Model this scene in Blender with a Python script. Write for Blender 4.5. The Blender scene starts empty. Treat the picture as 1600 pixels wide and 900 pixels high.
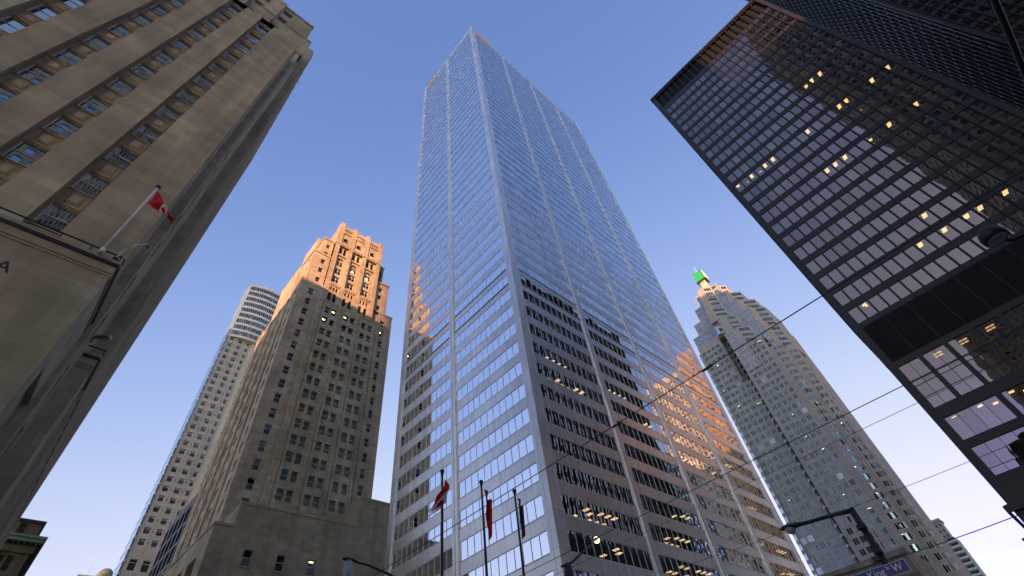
import bpy, math, random
from mathutils import Vector, Matrix
random.seed(7)
SC = bpy.context.scene
COL = SC.collection
D2R = math.radians

# ------------------------------------------------------------------ camera
RIGHT = Vector((0.7405157, -0.6634856, -0.1068809))
DOWN = Vector((0.4444164, 0.6027666, -0.6626963))
FWD = Vector((0.5041136, 0.4432374, 0.7412220))
CAM = Vector((0, 0, 1.7))
FPX = 740.536
cam = bpy.data.cameras.new('camera')
cam.sensor_width = 36.0
cam.lens = 36.0 * FPX / 1600.0
cam.clip_start = 0.1
cam.clip_end = 20000
co = bpy.data.objects.new('camera', cam)
COL.objects.link(co)
M = Matrix.Identity(4)
for i, v in enumerate((RIGHT, -DOWN, -FWD)):
    for j in range(3):
        M[j][i] = v[j]
M[0][3], M[1][3], M[2][3] = CAM
co.matrix_world = M
SC.camera = co


def project(p):
    d = Vector(p) - CAM
    w = d.dot(FWD)
    if w < 0.05:
        return None
    return (800 + FPX * d.dot(RIGHT) / w, 450 + FPX * d.dot(DOWN) / w)


# ------------------------------------------------------------------ materials
MATS = {}


def new_mat(name):
    m = bpy.data.materials.new(name)
    m.use_nodes = True
    nt = m.node_tree
    nt.nodes.clear()
    out = nt.nodes.new('ShaderNodeOutputMaterial')
    MATS[name] = m
    return m, nt, out


def nd(nt, typ, **kw):
    n = nt.nodes.new(typ)
    for k, v in kw.items():
        if k in n.inputs.keys() if hasattr(n.inputs, 'keys') else False:
            n.inputs[k].default_value = v
        else:
            setattr(n, k, v)
    return n


def lk(nt, a, b):
    nt.links.new(a, b)


def wall_uv(nt):
    """position along the wall and height, from the place the point stands"""
    g = nd(nt, 'ShaderNodeNewGeometry')
    sp = nd(nt, 'ShaderNodeSeparateXYZ'); lk(nt, g.outputs['Position'], sp.inputs[0])
    sn = nd(nt, 'ShaderNodeSeparateXYZ'); lk(nt, g.outputs['True Normal'], sn.inputs[0])
    a = nd(nt, 'ShaderNodeMath', operation='MULTIPLY'); lk(nt, sp.outputs[0], a.inputs[0]); lk(nt, sn.outputs[1], a.inputs[1])
    b = nd(nt, 'ShaderNodeMath', operation='MULTIPLY'); lk(nt, sp.outputs[1], b.inputs[0]); lk(nt, sn.outputs[0], b.inputs[1])
    c = nd(nt, 'ShaderNodeMath', operation='SUBTRACT'); lk(nt, a.outputs[0], c.inputs[0]); lk(nt, b.outputs[0], c.inputs[1])
    cm = nd(nt, 'ShaderNodeCombineXYZ'); lk(nt, c.outputs[0], cm.inputs[0]); lk(nt, sp.outputs[2], cm.inputs[1])
    return g, cm


def stone(name, col, bw=1.3, bh=0.62, var=0.16, mortar=0.8, rough=0.85, streak=0.35, grime=0.25):
    m, nt, out = new_mat(name)
    g, uv = wall_uv(nt)
    br = nd(nt, 'ShaderNodeTexBrick')
    br.offset = 0.5
    lk(nt, uv.outputs[0], br.inputs['Vector'])
    c1 = [x * (1 + var) for x in col]; c2 = [x * (1 - var) for x in col]
    br.inputs['Color1'].default_value = (*c1, 1)
    br.inputs['Color2'].default_value = (*c2, 1)
    br.inputs['Mortar'].default_value = (*[x * mortar for x in col], 1)
    br.inputs['Scale'].default_value = 1.0
    br.inputs['Mortar Size'].default_value = 0.012
    br.inputs['Mortar Smooth'].default_value = 0.3
    br.inputs['Bias'].default_value = 0.0
    br.inputs['Brick Width'].default_value = bw
    br.inputs['Row Height'].default_value = bh
    # rain streaks: stretched noise; mottling: plain noise
    mp = nd(nt, 'ShaderNodeMapping'); mp.inputs['Scale'].default_value = (0.9, 0.05, 1)
    lk(nt, uv.outputs[0], mp.inputs[0])
    n1 = nd(nt, 'ShaderNodeTexNoise'); n1.inputs['Scale'].default_value = 1.0; n1.inputs['Detail'].default_value = 5
    lk(nt, mp.outputs[0], n1.inputs['Vector'])
    r1 = nd(nt, 'ShaderNodeMapRange'); r1.inputs['From Min'].default_value = 0.3; r1.inputs['From Max'].default_value = 0.7
    r1.inputs['To Min'].default_value = 1 - streak; r1.inputs['To Max'].default_value = 1.06
    lk(nt, n1.outputs['Fac'], r1.inputs['Value'])
    n2 = nd(nt, 'ShaderNodeTexNoise'); n2.inputs['Scale'].default_value = 0.22; n2.inputs['Detail'].default_value = 6
    lk(nt, g.outputs['Position'], n2.inputs['Vector'])
    r2 = nd(nt, 'ShaderNodeMapRange'); r2.inputs['From Min'].default_value = 0.3; r2.inputs['From Max'].default_value = 0.7
    r2.inputs['To Min'].default_value = 1 - grime; r2.inputs['To Max'].default_value = 1.08
    lk(nt, n2.outputs['Fac'], r2.inputs['Value'])
    mu = nd(nt, 'ShaderNodeMath', operation='MULTIPLY'); lk(nt, r1.outputs[0], mu.inputs[0]); lk(nt, r2.outputs[0], mu.inputs[1])
    vm = nd(nt, 'ShaderNodeVectorMath', operation='SCALE'); lk(nt, br.outputs['Color'], vm.inputs[0]); lk(nt, mu.outputs[0], vm.inputs['Scale'])
    bs = nd(nt, 'ShaderNodeBsdfPrincipled')
    bs.inputs['Roughness'].default_value = rough
    bs.inputs['Specular IOR Level'].default_value = 0.25
    lk(nt, vm.outputs[0], bs.inputs['Base Color'])
    n3 = nd(nt, 'ShaderNodeTexNoise'); n3.inputs['Scale'].default_value = 6; n3.inputs['Detail'].default_value = 4
    lk(nt, g.outputs['Position'], n3.inputs['Vector'])
    bp = nd(nt, 'ShaderNodeBump'); bp.inputs['Strength'].default_value = 0.12; bp.inputs['Distance'].default_value = 0.03
    lk(nt, n3.outputs['Fac'], bp.inputs['Height']); lk(nt, bp.outputs[0], bs.inputs['Normal'])
    lk(nt, bs.outputs[0], out.inputs[0])
    return m


def plain(name, col, rough=0.6, metal=0.0, spec=0.5, var=0.12, scale=0.8, bump=0.0, stretch=1.0):
    m, nt, out = new_mat(name)
    g = nd(nt, 'ShaderNodeNewGeometry')
    mp = nd(nt, 'ShaderNodeMapping'); mp.inputs['Scale'].default_value = (1, 1, stretch)
    lk(nt, g.outputs['Position'], mp.inputs[0])
    n = nd(nt, 'ShaderNodeTexNoise'); n.inputs['Scale'].default_value = scale; n.inputs['Detail'].default_value = 5
    lk(nt, mp.outputs[0], n.inputs['Vector'])
    r = nd(nt, 'ShaderNodeMapRange'); r.inputs['From Min'].default_value = 0.3; r.inputs['From Max'].default_value = 0.7
    r.inputs['To Min'].default_value = 1 - var; r.inputs['To Max'].default_value = 1 + var
    lk(nt, n.outputs['Fac'], r.inputs['Value'])
    cc = nd(nt, 'ShaderNodeCombineXYZ')
    for i in range(3):
        cc.inputs[i].default_value = col[i]
    vm = nd(nt, 'ShaderNodeVectorMath', operation='SCALE'); lk(nt, cc.outputs[0], vm.inputs[0]); lk(nt, r.outputs[0], vm.inputs['Scale'])
    bs = nd(nt, 'ShaderNodeBsdfPrincipled')
    bs.inputs['Roughness'].default_value = rough
    bs.inputs['Metallic'].default_value = metal
    bs.inputs['Specular IOR Level'].default_value = spec
    lk(nt, vm.outputs[0], bs.inputs['Base Color'])
    if bump:
        bp = nd(nt, 'ShaderNodeBump'); bp.inputs['Strength'].default_value = bump; bp.inputs['Distance'].default_value = 0.05
        lk(nt, n.outputs['Fac'], bp.inputs['Height']); lk(nt, bp.outputs[0], bs.inputs['Normal'])
    lk(nt, bs.outputs[0], out.inputs[0])
    return m


def steel(name, col, rough=0.2, metal=0.9, pw=4.37, ph=4.03, tilt=0.012):
    """brushed sheet steel in large panels, with thin joints and a slight difference from sheet to sheet"""
    m, nt, out = new_mat(name)
    g, uv = wall_uv(nt)
    br = nd(nt, 'ShaderNodeTexBrick'); br.offset = 0.0
    lk(nt, uv.outputs[0], br.inputs['Vector'])
    br.inputs['Color1'].default_value = (*[x * 1.06 for x in col], 1)
    br.inputs['Color2'].default_value = (*[x * 0.94 for x in col], 1)
    br.inputs['Mortar'].default_value = (*[x * 0.45 for x in col], 1)
    br.inputs['Scale'].default_value = 1.0
    br.inputs['Mortar Size'].default_value = 0.02
    br.inputs['Brick Width'].default_value = pw
    br.inputs['Row Height'].default_value = ph
    mp = nd(nt, 'ShaderNodeMapping'); mp.inputs['Scale'].default_value = (1.6, 0.22, 1)
    lk(nt, uv.outputs[0], mp.inputs[0])
    n1 = nd(nt, 'ShaderNodeTexNoise'); n1.inputs['Scale'].default_value = 1.0; n1.inputs['Detail'].default_value = 6
    lk(nt, mp.outputs[0], n1.inputs['Vector'])
    r1 = nd(nt, 'ShaderNodeMapRange'); r1.inputs['From Min'].default_value = 0.3; r1.inputs['From Max'].default_value = 0.7
    r1.inputs['To Min'].default_value = 0.80; r1.inputs['To Max'].default_value = 1.05
    lk(nt, n1.outputs['Fac'], r1.inputs['Value'])
    vm = nd(nt, 'ShaderNodeVectorMath', operation='SCALE'); lk(nt, br.outputs['Color'], vm.inputs[0]); lk(nt, r1.outputs[0], vm.inputs['Scale'])
    bs = nd(nt, 'ShaderNodeBsdfPrincipled')
    bs.inputs['Metallic'].default_value = metal
    lk(nt, vm.outputs[0], bs.inputs['Base Color'])
    r2 = nd(nt, 'ShaderNodeMapRange'); r2.inputs['To Min'].default_value = rough - 0.06; r2.inputs['To Max'].default_value = rough + 0.1
    lk(nt, n1.outputs['Fac'], r2.inputs['Value']); lk(nt, r2.outputs[0], bs.inputs['Roughness'])
    lk(nt, bs.outputs[0], out.inputs[0])
    return m


def glass(name, tint=(0.9, 0.93, 0.96), trans=(0.5, 0.52, 0.5), base=0.3, k=1.0, tilt=0.01, wave=0.004, rough=0.01, vary=0.10):
    """window glass: a mirror of varying strength over a view into the room; every pane stands at its own slight tilt"""
    m, nt, out = new_mat(name)
    g = nd(nt, 'ShaderNodeNewGeometry')
    wn = nd(nt, 'ShaderNodeTexWhiteNoise', noise_dimensions='1D')
    mul = nd(nt, 'ShaderNodeMath', operation='MULTIPLY'); mul.inputs[1].default_value = 917.3
    lk(nt, g.outputs['Random Per Island'], mul.inputs[0]); lk(nt, mul.outputs[0], wn.inputs['W'])
    s1 = nd(nt, 'ShaderNodeVectorMath', operation='SUBTRACT'); s1.inputs[1].default_value = (0.5, 0.5, 0.5)
    lk(nt, wn.outputs['Color'], s1.inputs[0])
    s2 = nd(nt, 'ShaderNodeVectorMath', operation='SCALE'); s2.inputs['Scale'].default_value = tilt * 2
    lk(nt, s1.outputs[0], s2.inputs[0])
    nz = nd(nt, 'ShaderNodeTexNoise'); nz.inputs['Scale'].default_value = 0.7; nz.inputs['Detail'].default_value = 1
    lk(nt, g.outputs['Position'], nz.inputs['Vector'])
    s3 = nd(nt, 'ShaderNodeVectorMath', operation='SUBTRACT'); s3.inputs[1].default_value = (0.5, 0.5, 0.5)
    lk(nt, nz.outputs['Color'], s3.inputs[0])
    s4 = nd(nt, 'ShaderNodeVectorMath', operation='SCALE'); s4.inputs['Scale'].default_value = wave * 4
    lk(nt, s3.outputs[0], s4.inputs[0])
    a1 = nd(nt, 'ShaderNodeVectorMath', operation='ADD'); lk(nt, s2.outputs[0], a1.inputs[0]); lk(nt, s4.outputs[0], a1.inputs[1])
    a2 = nd(nt, 'ShaderNodeVectorMath', operation='ADD'); lk(nt, g.outputs['Normal'], a2.inputs[0]); lk(nt, a1.outputs[0], a2.inputs[1])
    nn = nd(nt, 'ShaderNodeVectorMath', operation='NORMALIZE'); lk(nt, a2.outputs[0], nn.inputs[0])
    gl = nd(nt, 'ShaderNodeBsdfGlossy'); gl.inputs['Color'].default_value = (*tint, 1); gl.inputs['Roughness'].default_value = rough
    lk(nt, nn.outputs[0], gl.inputs['Normal'])
    tr = nd(nt, 'ShaderNodeBsdfTransparent'); tr.inputs['Color'].default_value = (*trans, 1)
    fr = nd(nt, 'ShaderNodeFresnel'); fr.inputs['IOR'].default_value = 1.5
    f1 = nd(nt, 'ShaderNodeMath', operation='MULTIPLY_ADD'); f1.use_clamp = True
    f1.inputs[1].default_value = k; f1.inputs[2].default_value = base
    lk(nt, fr.outputs[0], f1.inputs[0])
    vr = nd(nt, 'ShaderNodeMapRange'); vr.inputs['To Min'].default_value = base - vary * min(1, base * 4) ; vr.inputs['To Max'].default_value = base + vary * min(1, base * 4)
    lk(nt, wn.outputs['Value'], vr.inputs['Value']); lk(nt, vr.outputs[0], f1.inputs[2])
    mx = nd(nt, 'ShaderNodeMixShader')
    lk(nt, f1.outputs[0], mx.inputs[0]); lk(nt, tr.outputs[0], mx.inputs[1]); lk(nt, gl.outputs[0], mx.inputs[2])
    lk(nt, mx.outputs[0], out.inputs[0])
    return m


def emit(name, col, s):
    m, nt, out = new_mat(name)
    e = nd(nt, 'ShaderNodeEmission'); e.inputs[0].default_value = (*col, 1); e.inputs[1].default_value = s
    lk(nt, e.outputs[0], out.inputs[0])
    return m


stone('scotia_stone', (0.43, 0.375, 0.275), bw=1.9, bh=0.95, var=0.10, mortar=0.7, streak=0.22, grime=0.3)
stone('tower_stone', (0.45, 0.385, 0.285), bw=1.3, bh=0.62, var=0.15, mortar=0.65, streak=0.22, grime=0.3)
stone('podium_stone', (0.40, 0.335, 0.24), bw=1.3, bh=0.62, var=0.12, mortar=0.75, streak=0.2, grime=0.28)
stone('pale_precast', (0.43, 0.41, 0.365), bw=3.3, bh=3.15, var=0.04, mortar=0.8, streak=0.15, grime=0.12)
stone('granite_cladding', (0.32, 0.305, 0.285), bw=3.4, bh=4.3, var=0.04, mortar=0.8, streak=0.12, grime=0.14)
stone('dark_brown_stone', (0.12, 0.095, 0.07), bw=1.2, bh=0.6, var=0.14)  # brown stone blocks in a darker tone
stone('brown_stone', (0.22, 0.175, 0.13), bw=1.2, bh=0.6, var=0.14)
stone('white_marble', (0.50, 0.43, 0.36), bw=1.6, bh=1.2, var=0.08, streak=0.2)
stone('buff_stone', (0.33, 0.28, 0.22), bw=1.6, bh=0.9, var=0.08)
stone('tan_cladding', (0.52, 0.33, 0.18), bw=2.4, bh=3.6, var=0.06)
stone('cream_cladding', (0.62, 0.55, 0.44), bw=2.4, bh=3.6, var=0.05)
plain('stone_panel', (0.34, 0.27, 0.175), rough=0.8, spec=0.2, var=0.2, scale=1.5)
steel('steel_panel', (0.77, 0.765, 0.745), rough=0.36, metal=0.97)
steel('steel_pier', (0.83, 0.825, 0.81), rough=0.36, metal=0.85, ph=4.03, pw=30)
plain('aluminium', (0.70, 0.67, 0.62), rough=0.45, metal=0.3, var=0.05)
plain('black_steel', (0.010, 0.0095, 0.0095), rough=0.45, spec=0.4, var=0.25, scale=0.4)
plain('black_louvre', (0.006, 0.006, 0.006), rough=0.7, spec=0.2)
plain('dark_metal', (0.02, 0.02, 0.022), rough=0.5, spec=0.4)
plain('grey_metal', (0.30, 0.31, 0.33), rough=0.45, metal=0.5)
plain('white_paint', (0.72, 0.72, 0.70), rough=0.5)
plain('white_frame', (0.62, 0.62, 0.60), rough=0.5)
plain('bronze_frame', (0.05, 0.045, 0.04), rough=0.5)
plain('pale_frame', (0.55, 0.58, 0.55), rough=0.5)
plain('copper_green', (0.13, 0.19, 0.155), rough=0.8, spec=0.2, var=0.2)
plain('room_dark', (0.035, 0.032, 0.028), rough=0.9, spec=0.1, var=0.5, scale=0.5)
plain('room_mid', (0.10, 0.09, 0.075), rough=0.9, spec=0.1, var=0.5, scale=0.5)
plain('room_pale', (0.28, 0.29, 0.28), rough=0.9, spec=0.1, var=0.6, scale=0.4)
plain('asphalt', (0.05, 0.05, 0.052), rough=0.95, spec=0.2, var=0.25, scale=2.0)
plain('concrete', (0.32, 0.31, 0.29), rough=0.9, spec=0.2, var=0.15, scale=1.0)
plain('road_paint', (0.75, 0.74, 0.7), rough=0.8)
plain('roof_gravel', (0.16, 0.155, 0.15), rough=0.95)
plain('flag_red', (0.50, 0.012, 0.016), rough=0.85, spec=0.2, var=0.12, scale=3)
plain('flag_white', (0.74, 0.72, 0.72), rough=0.85, spec=0.2, var=0.05)
plain('flag_maroon', (0.16, 0.02, 0.025), rough=0.85, spec=0.2)
plain('sign_blue', (0.022, 0.02, 0.20), rough=0.45)
plain('sign_white', (0.78, 0.78, 0.78), rough=0.5)
plain('green_panel', (0.06, 0.62, 0.16), rough=0.35, var=0.06)
plain('dark_green_panel', (0.02, 0.10, 0.05), rough=0.5)
plain('pale_green_panel', (0.62, 0.78, 0.66), rough=0.35)
plain('lamp_glass_off', (0.30, 0.34, 0.36), rough=0.25)
glass('steel_glass', tint=(0.86, 0.92, 1.0), trans=(0.45, 0.43, 0.40), base=0.42, k=1.1, tilt=0.0045, wave=0.0015)
glass('bronze_glass', tint=(0.33, 0.31, 0.305), trans=(0.34, 0.28, 0.22), base=0.50, k=1.0, tilt=0.004, wave=0.002)
glass('clear_glass', tint=(0.85, 0.92, 0.95), trans=(0.66, 0.74, 0.74), base=0.05, k=0.95, tilt=0.012, wave=0.0012)
glass('dark_glass', tint=(0.78, 0.88, 0.92), trans=(0.60, 0.70, 0.70), base=0.01, k=0.4, tilt=0.016, wave=0.001)
glass('blue_glass', tint=(0.75, 0.86, 0.97), trans=(0.45, 0.55, 0.52), base=0.22, k=1.7, tilt=0.012, wave=0.004)
glass('green_glass', tint=(0.70, 0.92, 0.88), trans=(0.4, 0.6, 0.55), base=0.30, k=1.6, tilt=0.02, wave=0.004)
glass('teal_glass', tint=(0.56, 0.76, 0.80), trans=(0.30, 0.42, 0.40), base=0.10, k=0.9, tilt=0.02, wave=0.003)
glass('navy_glass', tint=(0.16, 0.20, 0.34), trans=(0.2, 0.24, 0.34), base=0.01, k=0.10, tilt=0.01, wave=0.004)
emit('warm_light', (1.0, 0.72, 0.36), 1.1)
emit('yellow_light', (1.0, 0.78, 0.36), 2.2)
emit('white_light', (1.0, 0.9, 0.72), 1.0)
emit('sodium_light', (1.0, 0.56, 0.16), 2.4)
emit('orange_sign', (1.0, 0.42, 0.16), 0.14)
emit('green_light', (0.14, 0.85, 0.24), 0.24)


# ------------------------------------------------------------------ mesh helpers
class MB:
    def __init__(s):
        s.v = []; s.f = []; s.mi = []; s.mats = []

    def m(s, name):
        if name not in s.mats:
            s.mats.append(name)
        return s.mats.index(name)

    def poly(s, pts, mat):
        n = len(s.v)
        s.v.extend([tuple(p) for p in pts])
        s.f.append(tuple(range(n, n + len(pts))))
        s.mi.append(s.m(mat))

    def hexa(s, p, mat, skip=()):
        """p: 8 corners, 0-3 bottom loop, 4-7 top loop; shared vertices"""
        n = len(s.v)
        s.v.extend([tuple(q) for q in p])
        i = s.m(mat)
        for k, f in enumerate(((3, 2, 1, 0), (4, 5, 6, 7), (0, 1, 5, 4), (1, 2, 6, 5), (2, 3, 7, 6), (3, 0, 4, 7))):
            if k in skip:
                continue
            s.f.append(tuple(n + a for a in f)); s.mi.append(i)

    def box(s, x0, x1, y0, y1, z0, z1, mat, skip=()):
        s.hexa([(x0, y0, z0), (x1, y0, z0), (x1, y1, z0), (x0, y1, z0), (x0, y0, z1), (x1, y0, z1), (x1, y1, z1), (x0, y1, z1)], mat, skip)

    def prism(s, poly, z0, z1, mat, top=True, bottom=False):
        n = len(poly)
        for i in range(n):
            a = poly[i]; b = poly[(i + 1) % n]
            s.poly([(a[0], a[1], z0), (b[0], b[1], z0), (b[0], b[1], z1), (a[0], a[1], z1)], mat)
        if top:
            s.poly([(p[0], p[1], z1) for p in poly], mat)
        if bottom:
            s.poly([(p[0], p[1], z0) for p in reversed(poly)], mat)

    def tube(s, pts, radii, mat, n=10, caps=True):
        pts = [Vector(p) for p in pts]
        rings = []
        up = Vector((0, 0, 1))
        for i, p in enumerate(pts):
            if i == 0: t = pts[1] - p
            elif i == len(pts) - 1: t = p - pts[i - 1]
            else: t = (pts[i + 1] - pts[i - 1])
            t.normalize()
            a = t.cross(up if abs(t.z) < 0.9 else Vector((1, 0, 0))).normalized()
            b = t.cross(a).normalized()
            r = radii[i] if hasattr(radii, '__len__') else radii
            base = len(s.v)
            for k in range(n):
                th = 2 * math.pi * k / n
                s.v.append(tuple(p + a * (r * math.cos(th)) + b * (r * math.sin(th))))
            rings.append(base)
        i = s.m(mat)
        for q in range(len(rings) - 1):
            for k in range(n):
                s.f.append((rings[q] + k, rings[q] + (k + 1) % n, rings[q + 1] + (k + 1) % n, rings[q + 1] + k)); s.mi.append(i)
        if caps:
            s.f.append(tuple(rings[0] + k for k in reversed(range(n)))); s.mi.append(i)
            s.f.append(tuple(rings[-1] + k for k in range(n))); s.mi.append(i)

    def ball(s, c, r, mat, nu=14, nv=8, sx=1, sy=1, sz=1, vmin=-90, vmax=90):
        base = len(s.v)
        for j in range(nv + 1):
            ph = D2R(vmin + (vmax - vmin) * j / nv)
            for k in range(nu):
                th = 2 * math.pi * k / nu
                s.v.append((c[0] + r * sx * math.cos(ph) * math.cos(th), c[1] + r * sy * math.cos(ph) * math.sin(th), c[2] + r * sz * math.sin(ph)))
        i = s.m(mat)
        for j in range(nv):
            for k in range(nu):
                a = base + j * nu + k; b = base + j * nu + (k + 1) % nu
                s.f.append((a, b, b + nu, a + nu)); s.mi.append(i)

    def build(s, name, parent=None, smooth=False):
        if not s.f:
            return None
        me = bpy.data.meshes.new(name)
        if parent is not None:
            ox, oy, oz = parent['_o']
            vs = [(x - ox, y - oy, z - oz) for x, y, z in s.v]
        else:
            vs = s.v
        me.from_pydata(vs, [], s.f)
        for n in s.mats:
            me.materials.append(MATS[n])
        me.polygons.foreach_set('material_index', s.mi)
        if smooth:
            me.polygons.foreach_set('use_smooth', [True] * len(me.polygons))
        me.update()
        o = bpy.data.objects.new(name, me)
        COL.objects.link(o)
        if parent is not None:
            o.parent = parent
            o['_o'] = list(parent['_o'])
        return o


ALL = []


def thing(name, label, cat, loc, group=None):
    o = bpy.data.objects.new(name, None)
    COL.objects.link(o)
    o.location = loc
    o['_o'] = list(loc)
    o.empty_display_size = 1
    o['label'] = label
    o['category'] = cat
    if group:
        o['group'] = group
    ALL.append(o)
    return o


def single(mb, name, label, cat, group=None, smooth=False):
    o = mb.build(name, None, smooth)
    o['label'] = label; o['category'] = cat
    if group: o['group'] = group
    return o


class Face:
    """a wall plane: origin, direction along the wall, direction outwards"""
    def __init__(s, O, U, N):
        s.O = Vector((O[0], O[1])); s.U = Vector(U).normalized(); s.N = Vector(N).normalized()

    def p(s, u, d, z):
        q = s.O + s.U * u + s.N * d
        return (q.x, q.y, z)

    def box(s, mb, u0, u1, d0, d1, z0, z1, mat, skip=()):
        mb.hexa([s.p(u0, d1, z0), s.p(u1, d1, z0), s.p(u1, d0, z0), s.p(u0, d0, z0), s.p(u0, d1, z1), s.p(u1, d1, z1), s.p(u1, d0, z1), s.p(u0, d0, z1)], mat, skip)

    def quad(s, mb, u0, u1, z0, z1, d, mat):
        mb.poly([s.p(u0, d, z0), s.p(u1, d, z0), s.p(u1, d, z1), s.p(u0, d, z1)], mat)


def face_pq(P, Q, centre):
    U = (Q[0] - P[0], Q[1] - P[1])
    N = (U[1], -U[0])
    mid = ((P[0] + Q[0]) / 2 - centre[0], (P[1] + Q[1]) / 2 - centre[1])
    if N[0] * mid[0] + N[1] * mid[1] < 0:
        N = (-N[0], -N[1])
    return Face(P, U, N), math.hypot(*U)


def wall(mb, F, u0, u1, z0, z1, ops, mat, depth=0.3, reveal=None, d=0.0):
    """a wall with real openings and their reveals; ops are (ua, ub, za, zb)"""
    reveal = reveal or mat
    us = sorted({round(a, 4) for a in [u0, u1] + [o[0] for o in ops] + [o[1] for o in ops]})
    zs = sorted({round(a, 4) for a in [z0, z1] + [o[2] for o in ops] + [o[3] for o in ops]})
    ui = {a: i for i, a in enumerate(us)}; zi = {a: i for i, a in enumerate(zs)}
    hole = set()
    for o in ops:
        for i in range(ui[round(o[0], 4)], ui[round(o[1], 4)]):
            for j in range(zi[round(o[2], 4)], zi[round(o[3], 4)]):
                hole.add((i, j))
    for j in range(len(zs) - 1):
        i = 0
        while i < len(us) - 1:
            if (i, j) in hole:
                i += 1; continue
            k = i
            while k + 1 < len(us) - 1 and (k + 1, j) not in hole:
                k += 1
            F.quad(mb, us[i], us[k + 1], zs[j], zs[j + 1], d, mat)
            i = k + 1
    for a, b, c, e in ops:
        if depth <= 0: continue
        q = F.p
        mb.poly([q(a, d, c), q(b, d, c), q(b, d - depth, c), q(a, d - depth, c)], reveal)
        mb.poly([q(a, d, e), q(a, d - depth, e), q(b, d - depth, e), q(b, d, e)], reveal)
        mb.poly([q(a, d, c), q(a, d - depth, c), q(a, d - depth, e), q(a, d, e)], reveal)
        mb.poly([q(b, d, c), q(b, d, e), q(b, d - depth, e), q(b, d - depth, c)], reveal)


class Windows:
    """collects a building's windows; the 100 that show largest become parts, the rest one part"""
    def __init__(s):
        s.w = []

    def add(s, F, ua, ub, za, zb, d=-0.3, mulls=(), bars=(), gm='clear_glass', fm='white_frame', rm='room_dark', bw=0.06, bd=0.06, rd=1.5, rim=True, lights=(), shut=None, name='window', boost=1.0):
        s.w.append(dict(F=F, r=(ua, ub, za, zb), d=d, mulls=sorted(mulls), bars=sorted(bars), gm=gm, fm=fm, rm=rm, bw=bw, bd=bd, rd=rd, rim=rim, lights=lights, shut=shut, name=name, boost=boost))

    @staticmethod
    def area(w):
        F = w['F']; ua, ub, za, zb = w['r']
        ps = [project(F.p(u, w['d'], z)) for u, z in ((ua, za), (ub, za), (ub, zb), (ua, zb))]
        if any(p is None for p in ps): return 0
        cx = sum(p[0] for p in ps) / 4; cy = sum(p[1] for p in ps) / 4
        q = F.p((ua + ub) / 2, w['d'], (za + zb) / 2)
        if F.N.x * (CAM.x - q[0]) + F.N.y * (CAM.y - q[1]) <= 0: return 0
        if not (-20 < cx < 1620 and -20 < cy < 920): return 0
        a = 0
        for i in range(4):
            x1, y1 = ps[i]; x2, y2 = ps[(i + 1) % 4]
            a += x1 * y2 - x2 * y1
        return abs(a) / 2

    @staticmethod
    def pane(mb, w):
        F = w['F']; ua, ub, za, zb = w['r']; d = w['d']
        us = [ua] + list(w['mulls']) + [ub]; zs = [za] + list(w['bars']) + [zb]
        for i in range(len(us) - 1):
            for j in range(len(zs) - 1):
                F.quad(mb, us[i], us[i + 1], zs[j], zs[j + 1], d, w['gm'])
        r = d - w['rd']; q = F.p; m = w['rm']; d2 = d - 0.01
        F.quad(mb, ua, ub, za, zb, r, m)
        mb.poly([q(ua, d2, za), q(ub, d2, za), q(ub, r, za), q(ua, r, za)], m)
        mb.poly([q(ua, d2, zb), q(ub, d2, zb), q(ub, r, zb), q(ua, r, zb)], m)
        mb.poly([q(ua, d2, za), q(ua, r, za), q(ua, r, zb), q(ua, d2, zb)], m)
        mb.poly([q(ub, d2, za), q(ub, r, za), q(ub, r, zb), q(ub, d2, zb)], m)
        if w['shut']:
            # a roller blind drawn part of the way down inside the glass
            F.quad(mb, ua + 0.02, ub - 0.02, zb - (zb - za) * w['shut'], zb - 0.01, d - 0.08, 'room_pale')

    @staticmethod
    def frame(mb, w):
        F = w['F']; ua, ub, za, zb = w['r']; d = w['d']; b = w['bw']; h = b / 2
        m = w['fm']
        if b <= 0: return
        if w['rim']:
            F.box(mb, ua, ub, d + .003, d + w['bd'], za, za + b, m); F.box(mb, ua, ub, d + .003, d + w['bd'], zb - b, zb, m)
            F.box(mb, ua, ua + b, d + .003, d + w['bd'], za + b, zb - b, m); F.box(mb, ub - b, ub, d + .003, d + w['bd'], za + b, zb - b, m)
        e = b if w['rim'] else 0.0
        for u in w['mulls']:
            F.box(mb, u - h, u + h, d + .003, d + w['bd'] - .002, za + e, zb - e, m)
        for z in w['bars']:
            F.box(mb, ua + e, ub - e, d + .003, d + w['bd'] - .006, z - h, z + h, m)

    def build(s, root, top=100, subframe=True):
        if not s.w: return
        groups = {}
        for w in s.w:
            groups.setdefault(w['name'], []).append(w)
        for nm, ws in groups.items():
            for w in ws: w['a'] = s.area(w) * w['boost']
            ws.sort(key=lambda w: -w['a'])
            head = [w for w in ws[:top] if w['a'] > 0]
            tail = ws[len(head):]
            for w in head:
                mb = MB(); s.pane(mb, w)
                fr = MB(); s.frame(fr, w)
                if not subframe and fr.f:
                    s.frame(mb, w); fr = MB()
                o = mb.build(nm, root)
                if fr.f: fr.build('frame', o)
                s.lights(w, o)
            if tail:
                mb = MB()
                for w in tail:
                    s.pane(mb, w); s.frame(mb, w)
                o = mb.build(nm, root)
                if len(tail) > 1: o['kind'] = 'stuff'
                for w in tail: s.lights(w, o)

    @staticmethod
    def lights(w, o):
        F = w['F']
        for (u, dd, z, su, sd, m) in w['lights']:
            mb = MB()
            F.box(mb, u - su / 2, u + su / 2, w['d'] - dd - sd / 2, w['d'] - dd + sd / 2, z - 0.06, z, m)
            mb.build('ceiling_light', o)


def roof(mb, x0, x1, y0, y1, z, mat='roof_gravel'):
    mb.poly([(x0, y0, z), (x1, y0, z), (x1, y1, z), (x0, y1, z)], mat)


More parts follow.
